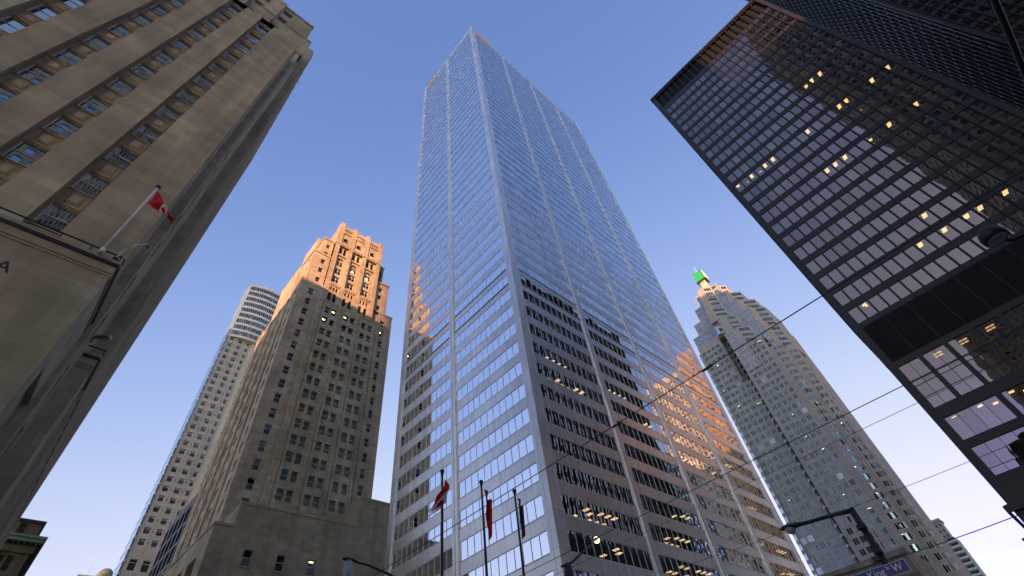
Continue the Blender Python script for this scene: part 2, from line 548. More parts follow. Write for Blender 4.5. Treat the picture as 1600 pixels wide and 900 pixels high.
def ribs(mb, F, us, w, d, z0, z1, mat):
    for u in us:
        F.box(mb, u - w / 2, u + w / 2, 0.0, d, z0, z1, mat)


# ================================================================== ground, roads
mb = MB(); mb.poly([(-4000, -4000, 0), (4000, -4000, 0), (4000, 4000, 0), (-4000, 4000, 0)], 'concrete')
mb.build('ground')['kind'] = 'structure'
mb = MB()
mb.poly([(2.5, -900, .004), (15.5, -900, .004), (15.5, 900, .004), (2.5, 900, .004)], 'asphalt')
mb.build('road')['kind'] = 'structure'
mb = MB()
mb.poly([(-900, 5, .008), (900, 5, .008), (900, 17, .008), (-900, 17, .008)], 'asphalt')
mb.build('cross_road')['kind'] = 'structure'
mb = MB()
for k in range(-40, 41):
    y = k * 9.0
    if -2 < y < 24: continue
    mb.poly([(8.93, y, .012), (9.07, y, .012), (9.07, y + 3, .012), (8.93, y + 3, .012)], 'road_paint')
mb.build('road_markings')['kind'] = 'structure'
for nm, (a, b, c, d_) in {'pavement': (-4, 2.5, 17.2, 900), 'pavement_near': (-4, 2.5, -900, 4.8), 'pavement_far': (15.5, 21, 17.2, 900), 'pavement_corner': (15.5, 21, -900, 4.8)}.items():
    mb = MB(); mb.box(a, b, c, d_, -0.05, 0.14, 'concrete'); mb.build('pavement')['kind'] = 'structure'

# ================================================================== steel tower
X0, Y0, WX, WY, HT = 41.25, 35.57, 70.6, 35.15, 239.0
T = thing('steel_tower', 'tallest tower, bands of silver steel and mirror glass, orange signs near its roof', 'tower', (X0 + WX / 2, Y0 + WY / 2, 0))
FL = Face((X0, Y0), (0, 1), (-1, 0)); FR = Face((X0, Y0), (1, 0), (0, -1))
rows = [26.5 + 4.03 * k for k in range(-5, 52)]
baysL = [(1.25, 16.75), (18.4, 33.75)]
baysR = [(1.8, 17.45), (19.05, 34.9), (36.5, 52.35), (53.95, 69.1)]
wb = MB(); W = Windows()
rl = random.Random(3)
for F, bays, width, side in ((FL, baysL, WY, 0), (FR, baysR, WX, 1)):
    ops = []
    for a, b in bays:
        n = 11
        for z in rows:
            zb, zt = z - 2.4, z
            ops.append((a, b, zb, zt))
            mulls = [a + (b - a) * i / n for i in range(1, n)]
            lights = []
            if zt < 47:
                p = {0: 0.42 if a < 10 else 0.30, 1: 0.30}[side]
                if zt < 28: p += 0.2
                on = False
                for i in range(n):
                    if rl.random() < 0.25: on = rl.random() < p
                    if on:
                        for q in ((1.5, 3.6) if rl.random() < .6 else (2.2,)):
                            lights.append((a + (b - a) * (i + .5) / n, q, zt - 0.02, 0.62, 0.8, 'warm_light'))
            elif zt < 190 and rl.random() < 0.32:
                i0 = rl.randrange(n)
                for i in range(i0, min(n, i0 + rl.choice((1, 1, 2, 4)))):
                    lights.append((a + (b - a) * (i + .5) / n, 1.6, zt - 0.02, 0.5, 0.6, 'white_light'))
            lights = lights[:9]
            W.add(F, a, b, zb, zt, d=-0.07, mulls=mulls, gm='steel_glass', fm='aluminium' if zt < 100 else 'steel_pier', rm='room_dark', bw=0.075 if zt < 100 else 0, bd=0.045 if zt < 100 else .015, rd=5.0, rim=zt < 100, lights=lights, name='window_band', boost=1.6 if lights else 1.0)
    wall(wb, F, 0, width, 0, HT, ops, 'steel_panel', depth=0.085)
wb.poly([(X0, Y0 + WY, 0), (X0 + WX, Y0 + WY, 0), (X0 + WX, Y0 + WY, HT), (X0, Y0 + WY, HT)], 'steel_panel')
wb.poly([(X0 + WX, Y0, 0), (X0 + WX, Y0 + WY, 0), (X0 + WX, Y0 + WY, HT), (X0 + WX, Y0, HT)], 'steel_panel')
wb.build('wall', T)
mb = MB(); roof(mb, X0, X0 + WX, Y0, Y0 + WY, HT - 1.2); mb.build('roof', T)
# piers: a slot down the middle of each, as two long sheets
for F, us, e0, e1 in ((FL, [17.575], 0, WY), (FR, [18.25, 35.7, 53.15], 0, WX)):
    for uu in us:
        mb = MB()
        F.box(mb, uu - .62, uu - .05, 0.0, .22, 0.2, HT - 7.2, 'steel_pier'); F.box(mb, uu + .05, uu + .62, 0.0, .22, 0.2, HT - 7.2, 'steel_pier')
        mb.build('pier', T)
mb = MB()
FL.box(mb, 0.0, .58, 0.0, .20, .2, HT, 'steel_pier'); FL.box(mb, .66, 1.2, 0.0, .16, .2, HT - 7.2, 'steel_pier')
FR.box(mb, -.20, .78, 0.0, .20, .2, HT, 'steel_pier'); FR.box(mb, .86, 1.72, 0.0, .16, .2, HT - 7.2, 'steel_pier')
mb.build('corner_pier', T)
mb = MB(); FL.box(mb, WY - 1.3, WY - .66, 0.0, .18, .2, HT - 7.2, 'steel_pier'); FL.box(mb, WY - .6, WY, 0.0, .2, .2, HT, 'steel_pier'); mb.build('corner_pier', T)
mb = MB(); FR.box(mb, WX - 1.4, WX - .7, 0.0, .18, .2, HT - 7.2, 'steel_pier'); FR.box(mb, WX - .62, WX, 0.0, .2, .2, HT, 'steel_pier'); mb.build('corner_pier', T)
# sills that throw the thin dark lines, and the two plant floors' air slots
for F, bays in ((FL, baysL), (FR, baysR)):
    mb = MB()
    for a, b in bays:
        for z in rows:
            if z > 100: continue
            F.box(mb, a, b, 0.0, .02, z - 2.50, z - 2.405, 'aluminium')
    s_ = mb.build('window_sill', T); s_['kind'] = 'stuff'
    for a, b in bays:
        for z in ((72.0 + 2.85, 76.7 - 4.03 * 2 + 2.4) if False else (rows[16], rows[15])):
            mb = MB(); F.box(mb, a, b, 0.004, .012, z - 2.86, z - 2.55, 'dark_metal'); mb.build('air_slot', T)
W.build(T)


def letters(txt, size, F, u, z, d, mat, name, parent, depth=0.02, flip=False, align='LEFT'):
    c = bpy.data.curves.new(name, 'FONT'); c.body = txt; c.size = size; c.extrude = depth; c.align_x = align
    o = bpy.data.objects.new(name, c); COL.objects.link(o)
    dg = bpy.context.evaluated_depsgraph_get(); dg.update()
    me = bpy.data.meshes.new_from_object(o.evaluated_get(dg))
    bpy.data.objects.remove(o); bpy.data.curves.remove(c)
    sgn = -1 if flip else 1
    off = Vector(parent['_o']) if parent is not None else Vector((0, 0, 0))
    for v in me.vertices:
        q = F.p(u + sgn * v.co.x, d + v.co.z, z + v.co.y)
        v.co = Vector(q) - off
    me.name = name
    me.materials.clear(); me.materials.append(MATS[mat])
    o = bpy.data.objects.new(name, me); COL.objects.link(o)
    if parent is not None:
        o.parent = parent; o['_o'] = parent['_o']
    return o


letters('CIBC', 3.6, FL, 32.6, 233.4, .06, 'orange_sign', 'sign_lettering', T, depth=.15, flip=True)
letters('CIBC', 3.6, FR, 2.8, 233.4, .06, 'orange_sign', 'sign_lettering', T, depth=.15)

# ================================================================== near black tower
def black_tower(T, x0, y0, ln_w, ln_n, first_top, nrows, ztop, mech_low, lit=(), subframe=True, ncol_w=21, top=100):
    FW = Face((x0, y0), (0, -1), (-1, 0)); FN = Face((x0, y0), (1, 0), (0, 1))
    wb = MB(); W = Windows()
    P = 1.46
    ncn = int((ln_n - 1.0) / P)
    rng = random.Random(11)
    for F, n, width in ((FW, ncol_w, ln_w), (FN, ncn, ln_n)):
        ops = []
        for j in range(n):
            a = .92 + P * j; b = a + 1.30
            for i in range(nrows):
                zt = first_top + 3.56 * i; zb = zt - 2.45
                ops.append((a, b, zb, zt))
                L = lit.get((i, j)) if (F is FW and lit) else None
                lights = []
                if L: lights = [(a + .55 + .2 * (L % 2), .8, zt - .02, .55, 1.0, 'yellow_light')]
                sh = rng.choice((0, 0, 0, 0, 0, .3, .5, .9)) if rng.random() < .5 else 0
                W.add(F, a, b, zb, zt, d=-.10, gm='bronze_glass', fm='black_steel', rm='room_dark' , bw=.05, bd=.05, rd=3.0, rim=True, lights=lights, shut=sh, boost=3.0 if lights else 1.0)
            ops.append((a, b, ztop - 7.3, ztop - 1.1))
        if mech_low:
            for j in range(n // 2):
                a = .92 + 2 * P * j; b = a + 2 * P - .42
                c = (a + b) / 2
                ops += [(a, b, 28.3, 34.4)]
                z = lambda f: 34.4 - 6.1 * f
                lights = []
                if F is FW and j in (1, 2, 3): lights = [(c + .2, 1.2, 34.35, .9, .3, 'warm_light'), (c + .2, 2.0, 34.35, .9, .3, 'warm_light')]
                W.add(F, a, b, 28.3, 34.4, d=-.16, mulls=[c], bars=[z(.39), z(.49), z(.745)], gm='bronze_glass', fm='black_steel', rm='room_dark', bw=.06, bd=.06, rd=4, lights=lights, name='tall_window')
            for j in range(n // 4):
                a = .92 + 4 * P * j; b = a + 4 * P - .5
                for za, zb in ((24.1, 26.95), (20.0, 23.2)):
                    ops.append((a, b, za, zb))
                    lights = []
                    if F is FW and za > 22:
                        lights = [(a + .9 + 1.35 * q, .9 + 1.1 * (q % 2), zb - .02, .5, .5, 'yellow_light') for q in range(4)]
                        lights.append((a + 2.1, 2.1, zb - .02, .5, .5, 'yellow_light'))
                    W.add(F, a, b, za, zb, d=-.16, mulls=[a + (b - a) * q / 4 for q in (1, 2, 3)], bars=([za + .8] if za < 22 else []), gm='bronze_glass', fm='black_steel', rm='room_dark', bw=.05, bd=.05, rd=4, lights=lights, name='wide_window')
        wall(wb, F, 0, width, 0, ztop, ops, 'black_steel', depth=.12)
        # louvred plant level under the roof
        mb = MB(); F.box(mb, .9, width - .9, -.6, -.5, ztop - 7.4, ztop - 1.0, 'black_louvre'); mb.build('louvre_panel', T)
        if mech_low:
            mb = MB(); F.box(mb, .9, width - .9, .004, .03, 35.2, 41.2, 'black_louvre'); mb.build('louvre_panel', T)
        for j in range(n + 1):
            uu = .84 + P * j
            if mech_low and j % 2 == 0:
                mb = MB(); F.box(mb, uu - .03, uu + .03, .03, .05, 35.3, 41.1, 'dark_metal'); mb.build('panel_joint', T)
            mb = MB()
            F.box(mb, uu - .025, uu + .025, 0, .2, 41.3 if mech_low else 10, ztop - .4, 'black_steel')
            F.box(mb, uu - .075, uu + .075, .2, .225, 41.3 if mech_low else 10, ztop - .4, 'black_steel')
            o = mb.build('mullion', T)
    x1, y1 = x0 + ln_n, y0 - ln_w
    wb.poly([(x1, y0, 0), (x1, y1, 0), (x1, y1, ztop), (x1, y0, ztop)], 'black_steel')
    wb.poly([(x0, y1, 0), (x1, y1, 0), (x1, y1, ztop), (x0, y1, ztop)], 'black_steel')
    wb.build('wall', T)
    mb = MB(); roof(mb, x0, x1, y1, y0, ztop - .5, 'black_louvre'); mb.build('roof', T)
    mb = MB()
    FW.box(mb, -.06, ln_w, 0, .24, ztop - .5, ztop + .25, 'black_steel'); FN.box(mb, 0, ln_n, 0, .24, ztop - .5, ztop + .25, 'black_steel')
    mb.build('roof_edge', T)
    W.build(T, top=top, subframe=subframe)
    return FW, FN

T1 = thing('black_steel_tower', 'black steel office tower with bronze windows, some lit yellow, whole roof corner visible', 'tower', (71 + 34, 1.2 - 16, 0))
lit = {}
lit = {(13, 16): 1, (13, 15): 2, (13, 14): 1, (10, 20): 2, (10, 18): 1, (10, 15): 2, (10, 14): 1, (10, 10): 2, (10, 5): 1, (10, 4): 2, (10, 3): 1, (10, 2): 2, (10, 1): 1, (10, 0): 2, (7, 15): 1, (7, 13): 2, (7, 12): 1, (7, 9): 2, (7, 10): 1, (7, 8): 2, (7, 18): 2, (2, 10): 1, (2, 5): 2, (1, 13): 1, (1, 12): 2, (1, 10): 1, (1, 8): 2, (0, 1): 1, (1, 15): 1, (9, 15): 2}
FW, FN = black_tower(T1, 71.0, 1.2, 32.3, 69.0, 44.49, 22, 128.4, True, lit)
# band over the lobby and the canopy edge below it
mb = MB(); FW.box(mb, -.3, 32.3, .24, .5, 16.6, 17.3, 'black_steel'); FN.box(mb, -.3, 69, .24, .5, 16.6, 17.3, 'black_steel'); mb.build('ledge', T1)
mb = MB(); FW.box(mb, -1.0, 32.3, .5, 2.6, 13.2, 14.0, 'black_steel'); mb.build('canopy', T1)
mb = MB(); FW.box(mb, 2, 30, 2.6, 2.66, 13.25, 13.4, 'grey_metal'); FW.box(mb, 2, 30, .3, .36, 15.2, 15.3, 'grey_metal'); mb.build('trim_strip', T1)

T2 = thing('black_steel_tower', 'dark blue black tower whose roof is above the frame, behind the nearer black tower', 'tower', (95 + 13, -50.8 - 18, 0))
black_tower(T2, 95.0, -50.8, 36.0, 27.2, 24.0, 56, 227.0, False, {}, subframe=False, ncol_w=23)


# ================================================================== stone tower with the sunlit crown
T3 = thing('stone_tower', 'stepped stone skyscraper whose arcaded crown is lit orange by the sun', 'skyscraper', (34.2, 102, 0))
wb = MB(); W = Windows(); rg = random.Random(5)


def sash(F, u, zc, w=1.3, h=2.15, d=-.28, lit=False, shut=None, gm='dark_glass', fm='white_frame', bars=True, W_=None, **k):
    lights = [(u - .1 + .2 * rg.random(), .55, zc + h / 2 - .04 - .3 * 0, .7, .35, 'yellow_light')] if lit else []
    (W_ or W).add(F, u - w / 2, u + w / 2, zc - h / 2, zc + h / 2, d=d, bars=[zc + .05] if bars else [], gm=gm, fm='bronze_frame' if fm is None else fm, bw=.07, bd=.05, rd=1.3, lights=lights, shut=shut, **k)
    return (u - w / 2, u + w / 2, zc - h / 2, zc + h / 2)


def solid(mb, x0, x1, y0, y1, z0, z1, mat, skip=()):
    mb.box(x0, x1, y0, y1, z0, z1, mat, skip)


S = 'tower_stone'
BY = 90.0
# --- main shaft (front wall), with one window column at each side
F0 = Face((20.7, BY), (1, 0), (0, -1))
ops = []
for k in range(19):
    z = 98.3 - 3.7 * k
    for xx in (23.75, 44.9):
        ops.append(sash(F0, xx - 20.7, z, shut=rg.choice((None, None, .35, .5)), lit=rg.random() < .12))
wall(wb, F0, 0, 6.0, 0, 102.1, [o for o in ops if o[0] < 6], S, .3)
wall(wb, F0, 22.6, 27.1, 0, 102.1, [o for o in ops if o[0] > 20], S, .3)
wall(wb, F0, 6.0, 22.6, 0, 90.0, [], S)
# --- its street side, slit-like windows near the corner then ribs
FS = Face((20.7, BY), (0, 1), (-1, 0))
ops = []
for k in range(19):
    z = 98.3 - 3.7 * k
    for uu in (2.4, 22.6):
        ops.append(sash(FS, uu, z, lit=False))
for uu in (7.2, 9.0, 12.0, 13.8, 16.8, 18.6):
    for k in range(14):
        ops.append(sash(FS, uu, 92 - 3.7 * k, w=1.1))
wall(wb, FS, 0, 25, 0, 97.5, [o for o in ops if o[3] < 97.5], S, .3)
wall(wb, FS, 0, 5, 97.5, 102.1, [o for o in ops if o[3] > 97.5 and o[0] < 5], S, .3)
solid(wb, 20.7, 47.8, BY + .6, 115, 97.0, 97.5, S)
wb.poly([(47.8, BY, 0), (47.8, 115, 0), (47.8, 115, 102.1), (47.8, BY, 102.1)], S)
wb.poly([(20.7, 115, 0), (47.8, 115, 0), (47.8, 115, 97.5), (20.7, 115, 97.5)], S)
roof(wb, 20.7, 47.8, BY, 96, 102.1)
wb.poly([(20.7, BY + 5, 97.5), (23, BY + 5, 97.5), (23, BY + 5, 102.1), (20.7, BY + 5, 102.1)], S)
# --- middle of the front, a hand proud of the corners: three pairs of columns
FC = Face((26.2, 89.4), (1, 0), (0, -1))
ops = []
cols = (2.75, 4.6, 8.0, 9.85, 13.1, 15.0)
for k in range(15):
    z = 93.9 - 3.72 * k
    for c in cols:
        ops.append(sash(FC, c, z, d=-.42, lit=rg.random() < (.55 if 1 <= k < 9 else .15), shut=rg.choice((None, None, None, .4, .55))))
wall(wb, FC, 0, 18.0, 0, 96.6, ops, S, .45)
wb.poly([(26.2, 89.4, 0), (26.2, BY, 0), (26.2, BY, 96.6), (26.2, 89.4, 96.6)], S)
wb.poly([(44.2, 89.4, 0), (44.2, BY, 0), (44.2, BY, 96.6), (44.2, 89.4, 96.6)], S)
roof(wb, 26.2, 44.2, 89.4, BY + .7, 96.6, S)
wb.build('wall', T3)
for c in (0.9, 1.7, 5.8, 6.9, 11.05, 12.0, 16.2, 17.1):
    mb = MB(); FC.box(mb, c - .2, c + .2, 0, .22, 0, 96.9, S); FC.box(mb, c - .12, c + .12, 0, .16, 96.9, 97.6, S); mb.build('pilaster', T3)
mb = MB()
for a, b, h in ((-.05, 1.3, 98.0), (1.3, 6.3, 97.2), (6.3, 11.5, 97.3), (11.5, 16.6, 97.2), (16.6, 18.05, 97.7)):
    FC.box(mb, a, b, -.1, .12, 96.45, h, S)
    n = int((b - a) / .5)
    for i in range(n):
        FC.box(mb, a + .5 * i + .1, a + .5 * i + .35, .12, .2, h - .55, h - .1, S)
mb.build('parapet', T3)
for uu in (5.3, 6.0, 10.4, 11.0, 15.2, 15.8, 20.2, 20.9):
    mb = MB(); FS.box(mb, uu - .22, uu + .22, 0, .3, 0, 97.9, S); mb.build('pilaster', T3)
mb = MB(); F0.box(mb, -.1, 5.9, -.2, .14, 101.7, 102.3, S); FS.box(mb, .2, 5, -.2, .14, 101.7, 102.3, S); mb.build('cornice', T3)
mb = MB(); F0.box(mb, 22.7, 27.2, -.2, .14, 101.7, 102.3, S); mb.build('cornice', T3)
mb = MB(); FS.box(mb, 5, 25, -.2, .14, 97.2, 97.9, S); mb.build('cornice', T3)


def arch_ops(F, mb, u, z0, w, h, d, mat=S, lit=False, W_=None):
    """an arched opening: dark pane set back, and a ring of wedge stones round its head"""
    r = w / 2; n = 8
    pts = [(u - r, z0)] + [(u + r, z0)] + [(u + r * math.cos(math.pi * i / n), z0 + h - r + r * math.sin(math.pi * i / n)) for i in range(n + 1)]
    mb.poly([F.p(a, d, b) for a, b in pts], mat)


def arched_wall(mb, F, u0, u1, z0, z1, arches, mat, depth):
    """a strip of wall whose openings have round heads; arches are (centre, sill, width, height)"""
    rect = [(a - w / 2, a + w / 2, s, s + h) for a, s, w, h in arches]
    wall(mb, F, u0, u1, z0, z1, rect, mat, depth)
    n = 8
    for a, s, w, h in arches:
        r = w / 2; zc = s + h - r
        for sg in (-1, 1):
            arc = [(a + sg * r * math.cos(math.pi / 2 * i / n), zc + r * math.sin(math.pi / 2 * i / n)) for i in range(n + 1)]
            mb.poly([F.p(a + sg * r, 0, s + h)] + [F.p(x, 0, z) for x, z in arc], mat)
            for i in range(n):
                x, z = arc[i]; x2, z2 = arc[i + 1]
                mb.poly([F.p(x, 0, z), F.p(x2, 0, z2), F.p(x2, -depth, z2), F.p(x, -depth, z)], mat)
    return rect


def block(mb, x0, x1, y0, y1, z0, z1, ops_front=(), ops_side=(), mat=S, depth=.3):
    Ff = Face((x0, y0), (1, 0), (0, -1)); Fs = Face((x0, y0), (0, 1), (-1, 0))
    wall(mb, Ff, 0, x1 - x0, z0, z1, ops_front, mat, depth)
    wall(mb, Fs, 0, y1 - y0, z0, z1, ops_side, mat, depth)
    mb.poly([(x1, y0, z0), (x1, y1, z0), (x1, y1, z1), (x1, y0, z1)], mat)
    mb.poly([(x0, y1, z0), (x1, y1, z0), (x1, y1, z1), (x0, y1, z1)], mat)
    mb.poly([(x0, y0, z1), (x1, y0, z1), (x1, y1, z1), (x0, y1, z1)], mat)


# --- setbacks
mb = MB()
Ff = Face((21.8, 90.9), (1, 0), (0, -1)); Fs = Face((21.8, 90.9), (0, 1), (-1, 0))
of = [sash(Ff, 3.0, z, w=1.2, h=1.8) for z in (104.6, 108.6, 112.3)] + [sash(Ff, 21.6, z, w=1.2, h=1.8) for z in (104.6, 109.2, 112.4)]
os_ = [sash(Fs, 2.2, z, w=1.1, h=1.8) for z in (104.6, 108.6, 112.3)]
block(mb, 21.8, 26.7, 90.9, 112, 97.5, 115.4, of[:3], os_)
of2 = [(p - 19.7, q - 19.7, r_, t_) for p, q, r_, t_ in of[3:]]
block(mb, 41.5, 46.0, 90.9, 112, 97.5, 115.4, of2, [])
block(mb, 26.7, 41.5, 93.2, 112, 97.5, 115.4)
block(mb, 20.95, 30, 97, 109, 97.5, 113.5, [], [])
Ff = Face((23.6, 92.0), (1, 0), (0, -1)); Fs = Face((23.6, 92.0), (0, 1), (-1, 0))
of = [sash(Ff, 1.7, 117.6, w=1.1, h=1.5), sash(Ff, 1.7, 121.0, w=1.1, h=1.7)]
ar = arched_wall
wall(mb, Ff, 0, 3.1, 115.4, 124.0, of, S, .3)
wall(mb, Ff, 17.9, 20.4, 115.4, 124.0, [sash(Ff, 19.4, 119.3, w=.9, h=6.0)], S, .3)
wall(mb, Face((23.6, 93.4), (1, 0), (0, -1)), 3.1, 17.9, 115.4, 124.0, [], S, .3)
wall(mb, Fs, 0, 17, 115.4, 124.0, [sash(Fs, 2, 118, w=.9, h=1.6)], S, .3)
mb.poly([(44.0, 92, 115.4), (44.0, 109, 115.4), (44.0, 109, 124), (44.0, 92, 124)], S)
mb.poly([(23.6, 92, 124), (44.0, 92, 124), (44.0, 109, 124), (23.6, 109, 124)], S)
mb.poly([(23.6, 109, 115), (44.0, 109, 115), (44.0, 109, 124), (23.6, 109, 124)], S)
block(mb, 23.4, 45, 98, 107, 113.5, 130.5)
block(mb, 26.7, 41.5, 92.9, 109, 124.0, 131.8)
mb.build('setback', T3)
for (x0, x1, y0, z) in ((21.7, 46.1, 90.8, 115.2), (23.5, 44.1, 91.9, 123.8)):
    mb = MB(); F_ = Face((x0, y0), (1, 0), (0, -1)); F_.box(mb, 0, x1 - x0, -.2, .12, z, z + .7, S)
    F_ = Face((x0, y0), (0, 1), (-1, 0)); F_.box(mb, .1, 17, -.2, .118, z + .003, z + .697, S)
    mb.build('cornice', T3)
# --- crown: four piers, three deep bays with tall windows, arcades and corbels
mb = MB()
FK = Face((26.6, 90.0), (1, 0), (0, -1))
piers = [(0, 1.35), (4.3, 5.5), (8.9, 10.2), (13.6, 15.0)]
bays = [(1.35, 4.3), (5.5, 8.9), (10.2, 13.6)]
wb = MB()
for a, b in bays:
    c = (a + b) / 2; w_ = b - a
    Fq = FK
    arr = [(c - w_ * .24, 98.0, 1.1, 3.1), (c + w_ * .24, 98.0, 1.1, 3.1)]
    arched_wall(wb, Fq, a, b, 96.6, 101.6, arr, S, .5)
    arr2 = [(c + w_ * .28 * q, 102.0, .62, 1.5) for q in (-1, 0, 1)]
    arched_wall(wb, Fq, a, b, 101.6, 105.2, arr2, S, .45)
    wb.poly([Fq.p(a, 0, 105.2), Fq.p(b, 0, 105.2), Fq.p(b, -.45, 105.2), Fq.p(a, -.45, 105.2)], S)
    # recessed part
    Fr_ = Face(FK.p(0, -.45, 0)[:2], (1, 0), (0, -1))
    rect = [(c - .95, c + .95, 106.1, 108.5), (c - .95, c + .95, 109.6, 112.0)]
    wall(wb, Fr_, a, b, 105.2, 112.6, rect, S, .4)
    for r in rect:
        W.add(Fr_, *r, d=-.3, mulls=[c], bars=[r[2] + 1.5], gm='dark_glass', bw=.09, rd=1.2, shut=rg.choice((None, .3)), lights=[(c - .3, .5, r[3] - .05, .6, .35, 'yellow_light')] if rg.random() < .35 else [])
    arr = [(c, 113.2, 1.9, 3.5)]
    arched_wall(wb, Fr_, a, b, 112.6, 117.4, arr, S, .4)
    W.add(Fr_, c - .95, c + .95, 113.2, 116.7, d=-.34, mulls=[c], bars=[114.6], gm='dark_glass', bw=.09, rd=1.2, fm='white_frame', lights=[(c, .5, 114.5, .8, .4, 'yellow_light')] if rg.random() < .5 else [])
    arr3 = [(c - w_ * .22, 118.2, .95, 3.3), (c + w_ * .22, 118.2, .95, 3.3)]
    arched_wall(wb, Fr_, a, b, 117.4, 122.6, arr3, S, .5)
    wb.poly([Fq.p(a, 0, 122.6), Fq.p(b, 0, 122.6), Fq.p(b, -.45, 122.6), Fq.p(a, -.45, 122.6)], S)
    arr4 = [(c, 124.2, 1.7, 1.9)]
    arched_wall(wb, Fq, a, b, 122.6, 131.6, arr4, S, .5)
    for (q, s_, w2, h2) in arr + arr2 + arr3 + arr4 + [(c - w_ * .24, 98.0, 1.1, 3.1), (c + w_ * .24, 98.0, 1.1, 3.1)]:
        if w2 > 1.85: continue
        dd = -.5 if s_ < 102 or s_ > 123 else (-.45 if s_ < 105 else -.94)
        nb = MB(); FK.quad(nb, q - w2 / 2, q + w2 / 2, s_, s_ + h2, dd, 'room_dark'); nb.build('arched_opening', T3)
    for zz in (104.1, 121.9, 128.2, 130.0):
        dq = 0 if zz != 121.9 else 0
        n = 6
        for i in range(n):
            uu = a + (b - a) * (i + .5) / n
            FK.box(wb, uu - .14, uu + .14, 0, .26, zz - .25, zz + .45, S)
        FK.box(wb, a, b, 0, .3, zz + .45, zz + .75, S)
    FK.box(wb, a + .3, b - .3, -.45, -.1, 117.5, 118.15, S)
    for i in range(5):
        uu = a + (b - a) * (i + .5) / 5
        FK.box(wb, uu - .2, uu + .2, -.3, .06, 131.6, 132.0, S)
for a, b in piers:
    FK.box(wb, a, b, -1.5, .12, 96.5, 126.5, S)
    FK.box(wb, a - .15, b + .15, -1.5, .28, 122.2, 131.9, S)
    FK.box(wb, a + .1, b - .1, -1.3, .22, 131.9, 132.9, S)
FK.box(wb, 0, 15.0, -2.9, -2.7, 96.5, 131.5, S)
FKs = Face((26.6, 90.0), (0, 1), (-1, 0))
FKs.quad(wb, 0, 3, 96, 131.8, 0, S)
wb.poly([(41.6, 90, 96), (41.6, 93, 96), (41.6, 93, 131.8), (41.6, 90, 131.8)], S)
wb.build('crown', T3)
W.build(T3, subframe=True)

# ================================================================== bank podium in front of it
T4 = thing('stone_podium', 'low plain stone block with three small windows at the foot of the stepped tower', 'building', (33, 86, 0))
wb = MB(); W = Windows()
P_ = 'podium_stone'
Fp = Face((18.0, 80.0), (1, 0), (0, -1))
ops = []
for xx, l in ((23.7, 0), (28.6, 0), (33.6, 1)):
    ops.append(sash(Fp, xx - 18, 31.0, w=1.25, h=2.2, shut=.0, W_=W, lit=bool(l)))
wall(wb, Fp, 0, 2.6, 0, 34.9, [], P_)
wall(wb, Fp, 2.6, 22.2, 0, 38.5, ops, P_, .3)
wall(wb, Fp, 22.2, 30, 0, 43.6, [], P_)
wb.poly([(20.6, 80, 34.9), (20.6, 86, 34.9), (20.6, 86, 38.5), (20.6, 80, 38.5)], P_)
wb.poly([(40.2, 80, 38.5), (40.2, 85.2, 38.5), (40.2, 85.2, 43.6), (40.2, 80, 43.6)], P_)
wb.poly([(40.2, 85.2, 38.5), (48, 85.2, 38.5), (48, 85.2, 43.6), (40.2, 85.2, 43.6)], P_)
wb.poly([(48, 80, 0), (48, 85.2, 0), (48, 85.2, 43.6), (48, 80, 43.6)], P_)
roof(wb, 40.2, 48, 80, 85.2, 43.55); roof(wb, 20.6, 40.2, 80, 89.4, 38.0); roof(wb, 18, 20.6, 80, 116, 34.3)
Fq = Face((18.0, 80.0), (0, 1), (-1, 0))
ops = []
for uu in (5.5, 11.5, 17.5, 23.5, 29.5):
    ops.append((uu - 1.9, uu + 1.9, 8.0, 31.5))
    W.add(Fq, uu - 1.9, uu + 1.9, 8.0, 31.5, d=-.8, mulls=[uu - .6, uu + .6], bars=[12, 16, 20, 24, 28], bw=.14, rd=2, fm='bronze_frame', name='tall_window')
wall(wb, Fq, 0, 36, 0, 34.9, ops, P_, .85)
wb.build('wall', T4)
mb = MB()
Fp.box(mb, -.08, 2.6, -.5, .1, 34.7, 35.1, P_); Fp.box(mb, 2.55, 22.25, -.5, .1, 38.3, 38.75, P_); Fp.box(mb, 22.2, 30.1, -.5, .1, 43.4, 43.8, P_)
Fq.box(mb, .1, 36, -.5, .12, 34.7, 35.1, P_)
mb.build('coping', T4)
W.build(T4)
for xx in (23.7, 28.6, 33.6):
    mb = MB(); Fp.box(mb, xx - 18 - .8, xx - 18 + .8, 0, .14, 29.62, 29.84, P_); mb.build('window_sill', T4)

# ================================================================== pale hotel tower
T5 = thing('hotel_tower', 'pale precast tower with a round banded glass top behind the stepped stone tower', 'tower', (28, 183, 0))
wb = MB(); W = Windows()
OY = 175.0
Fh = Face((20.3, OY), (1, 0), (0, -1))
ops = []
rg = random.Random(21)
zs = [147.0 - 3.15 * k for k in range(1, 27)]
for zb in zs:
    for u0, ww in ((1.15, 1.75), (4.45, 1.75), (7.75, 1.3)):
        ops.append((u0, u0 + ww, zb - .3, zb + 1.45))
        W.add(Fh, u0, u0 + ww, zb - .3, zb + 1.45, d=-.35, bars=[zb + 1.1], gm='clear_glass', fm='pale_frame', rm=rg.choice(('room_mid', 'room_pale', 'room_pale')), bw=.13, rd=1.2, shut=rg.choice((None, .6, .95, .95, .95)))
for zb in (58.3, 53.9, 49.5, 45, 40):
    for u0, ww in ((1.15, 2.0), (4.45, 2.0), (7.75, 1.6)):
        ops.append((u0, u0 + ww, zb, zb + 2.9))
        W.add(Fh, u0, u0 + ww, zb, zb + 2.9, d=-.35, bars=[zb + 2.0], gm='clear_glass', fm='pale_frame', rm='room_dark', bw=.1, rd=1.2)
wall(wb, Fh, 0, 9.6, 0, 145.4, ops, 'pale_precast', .4)
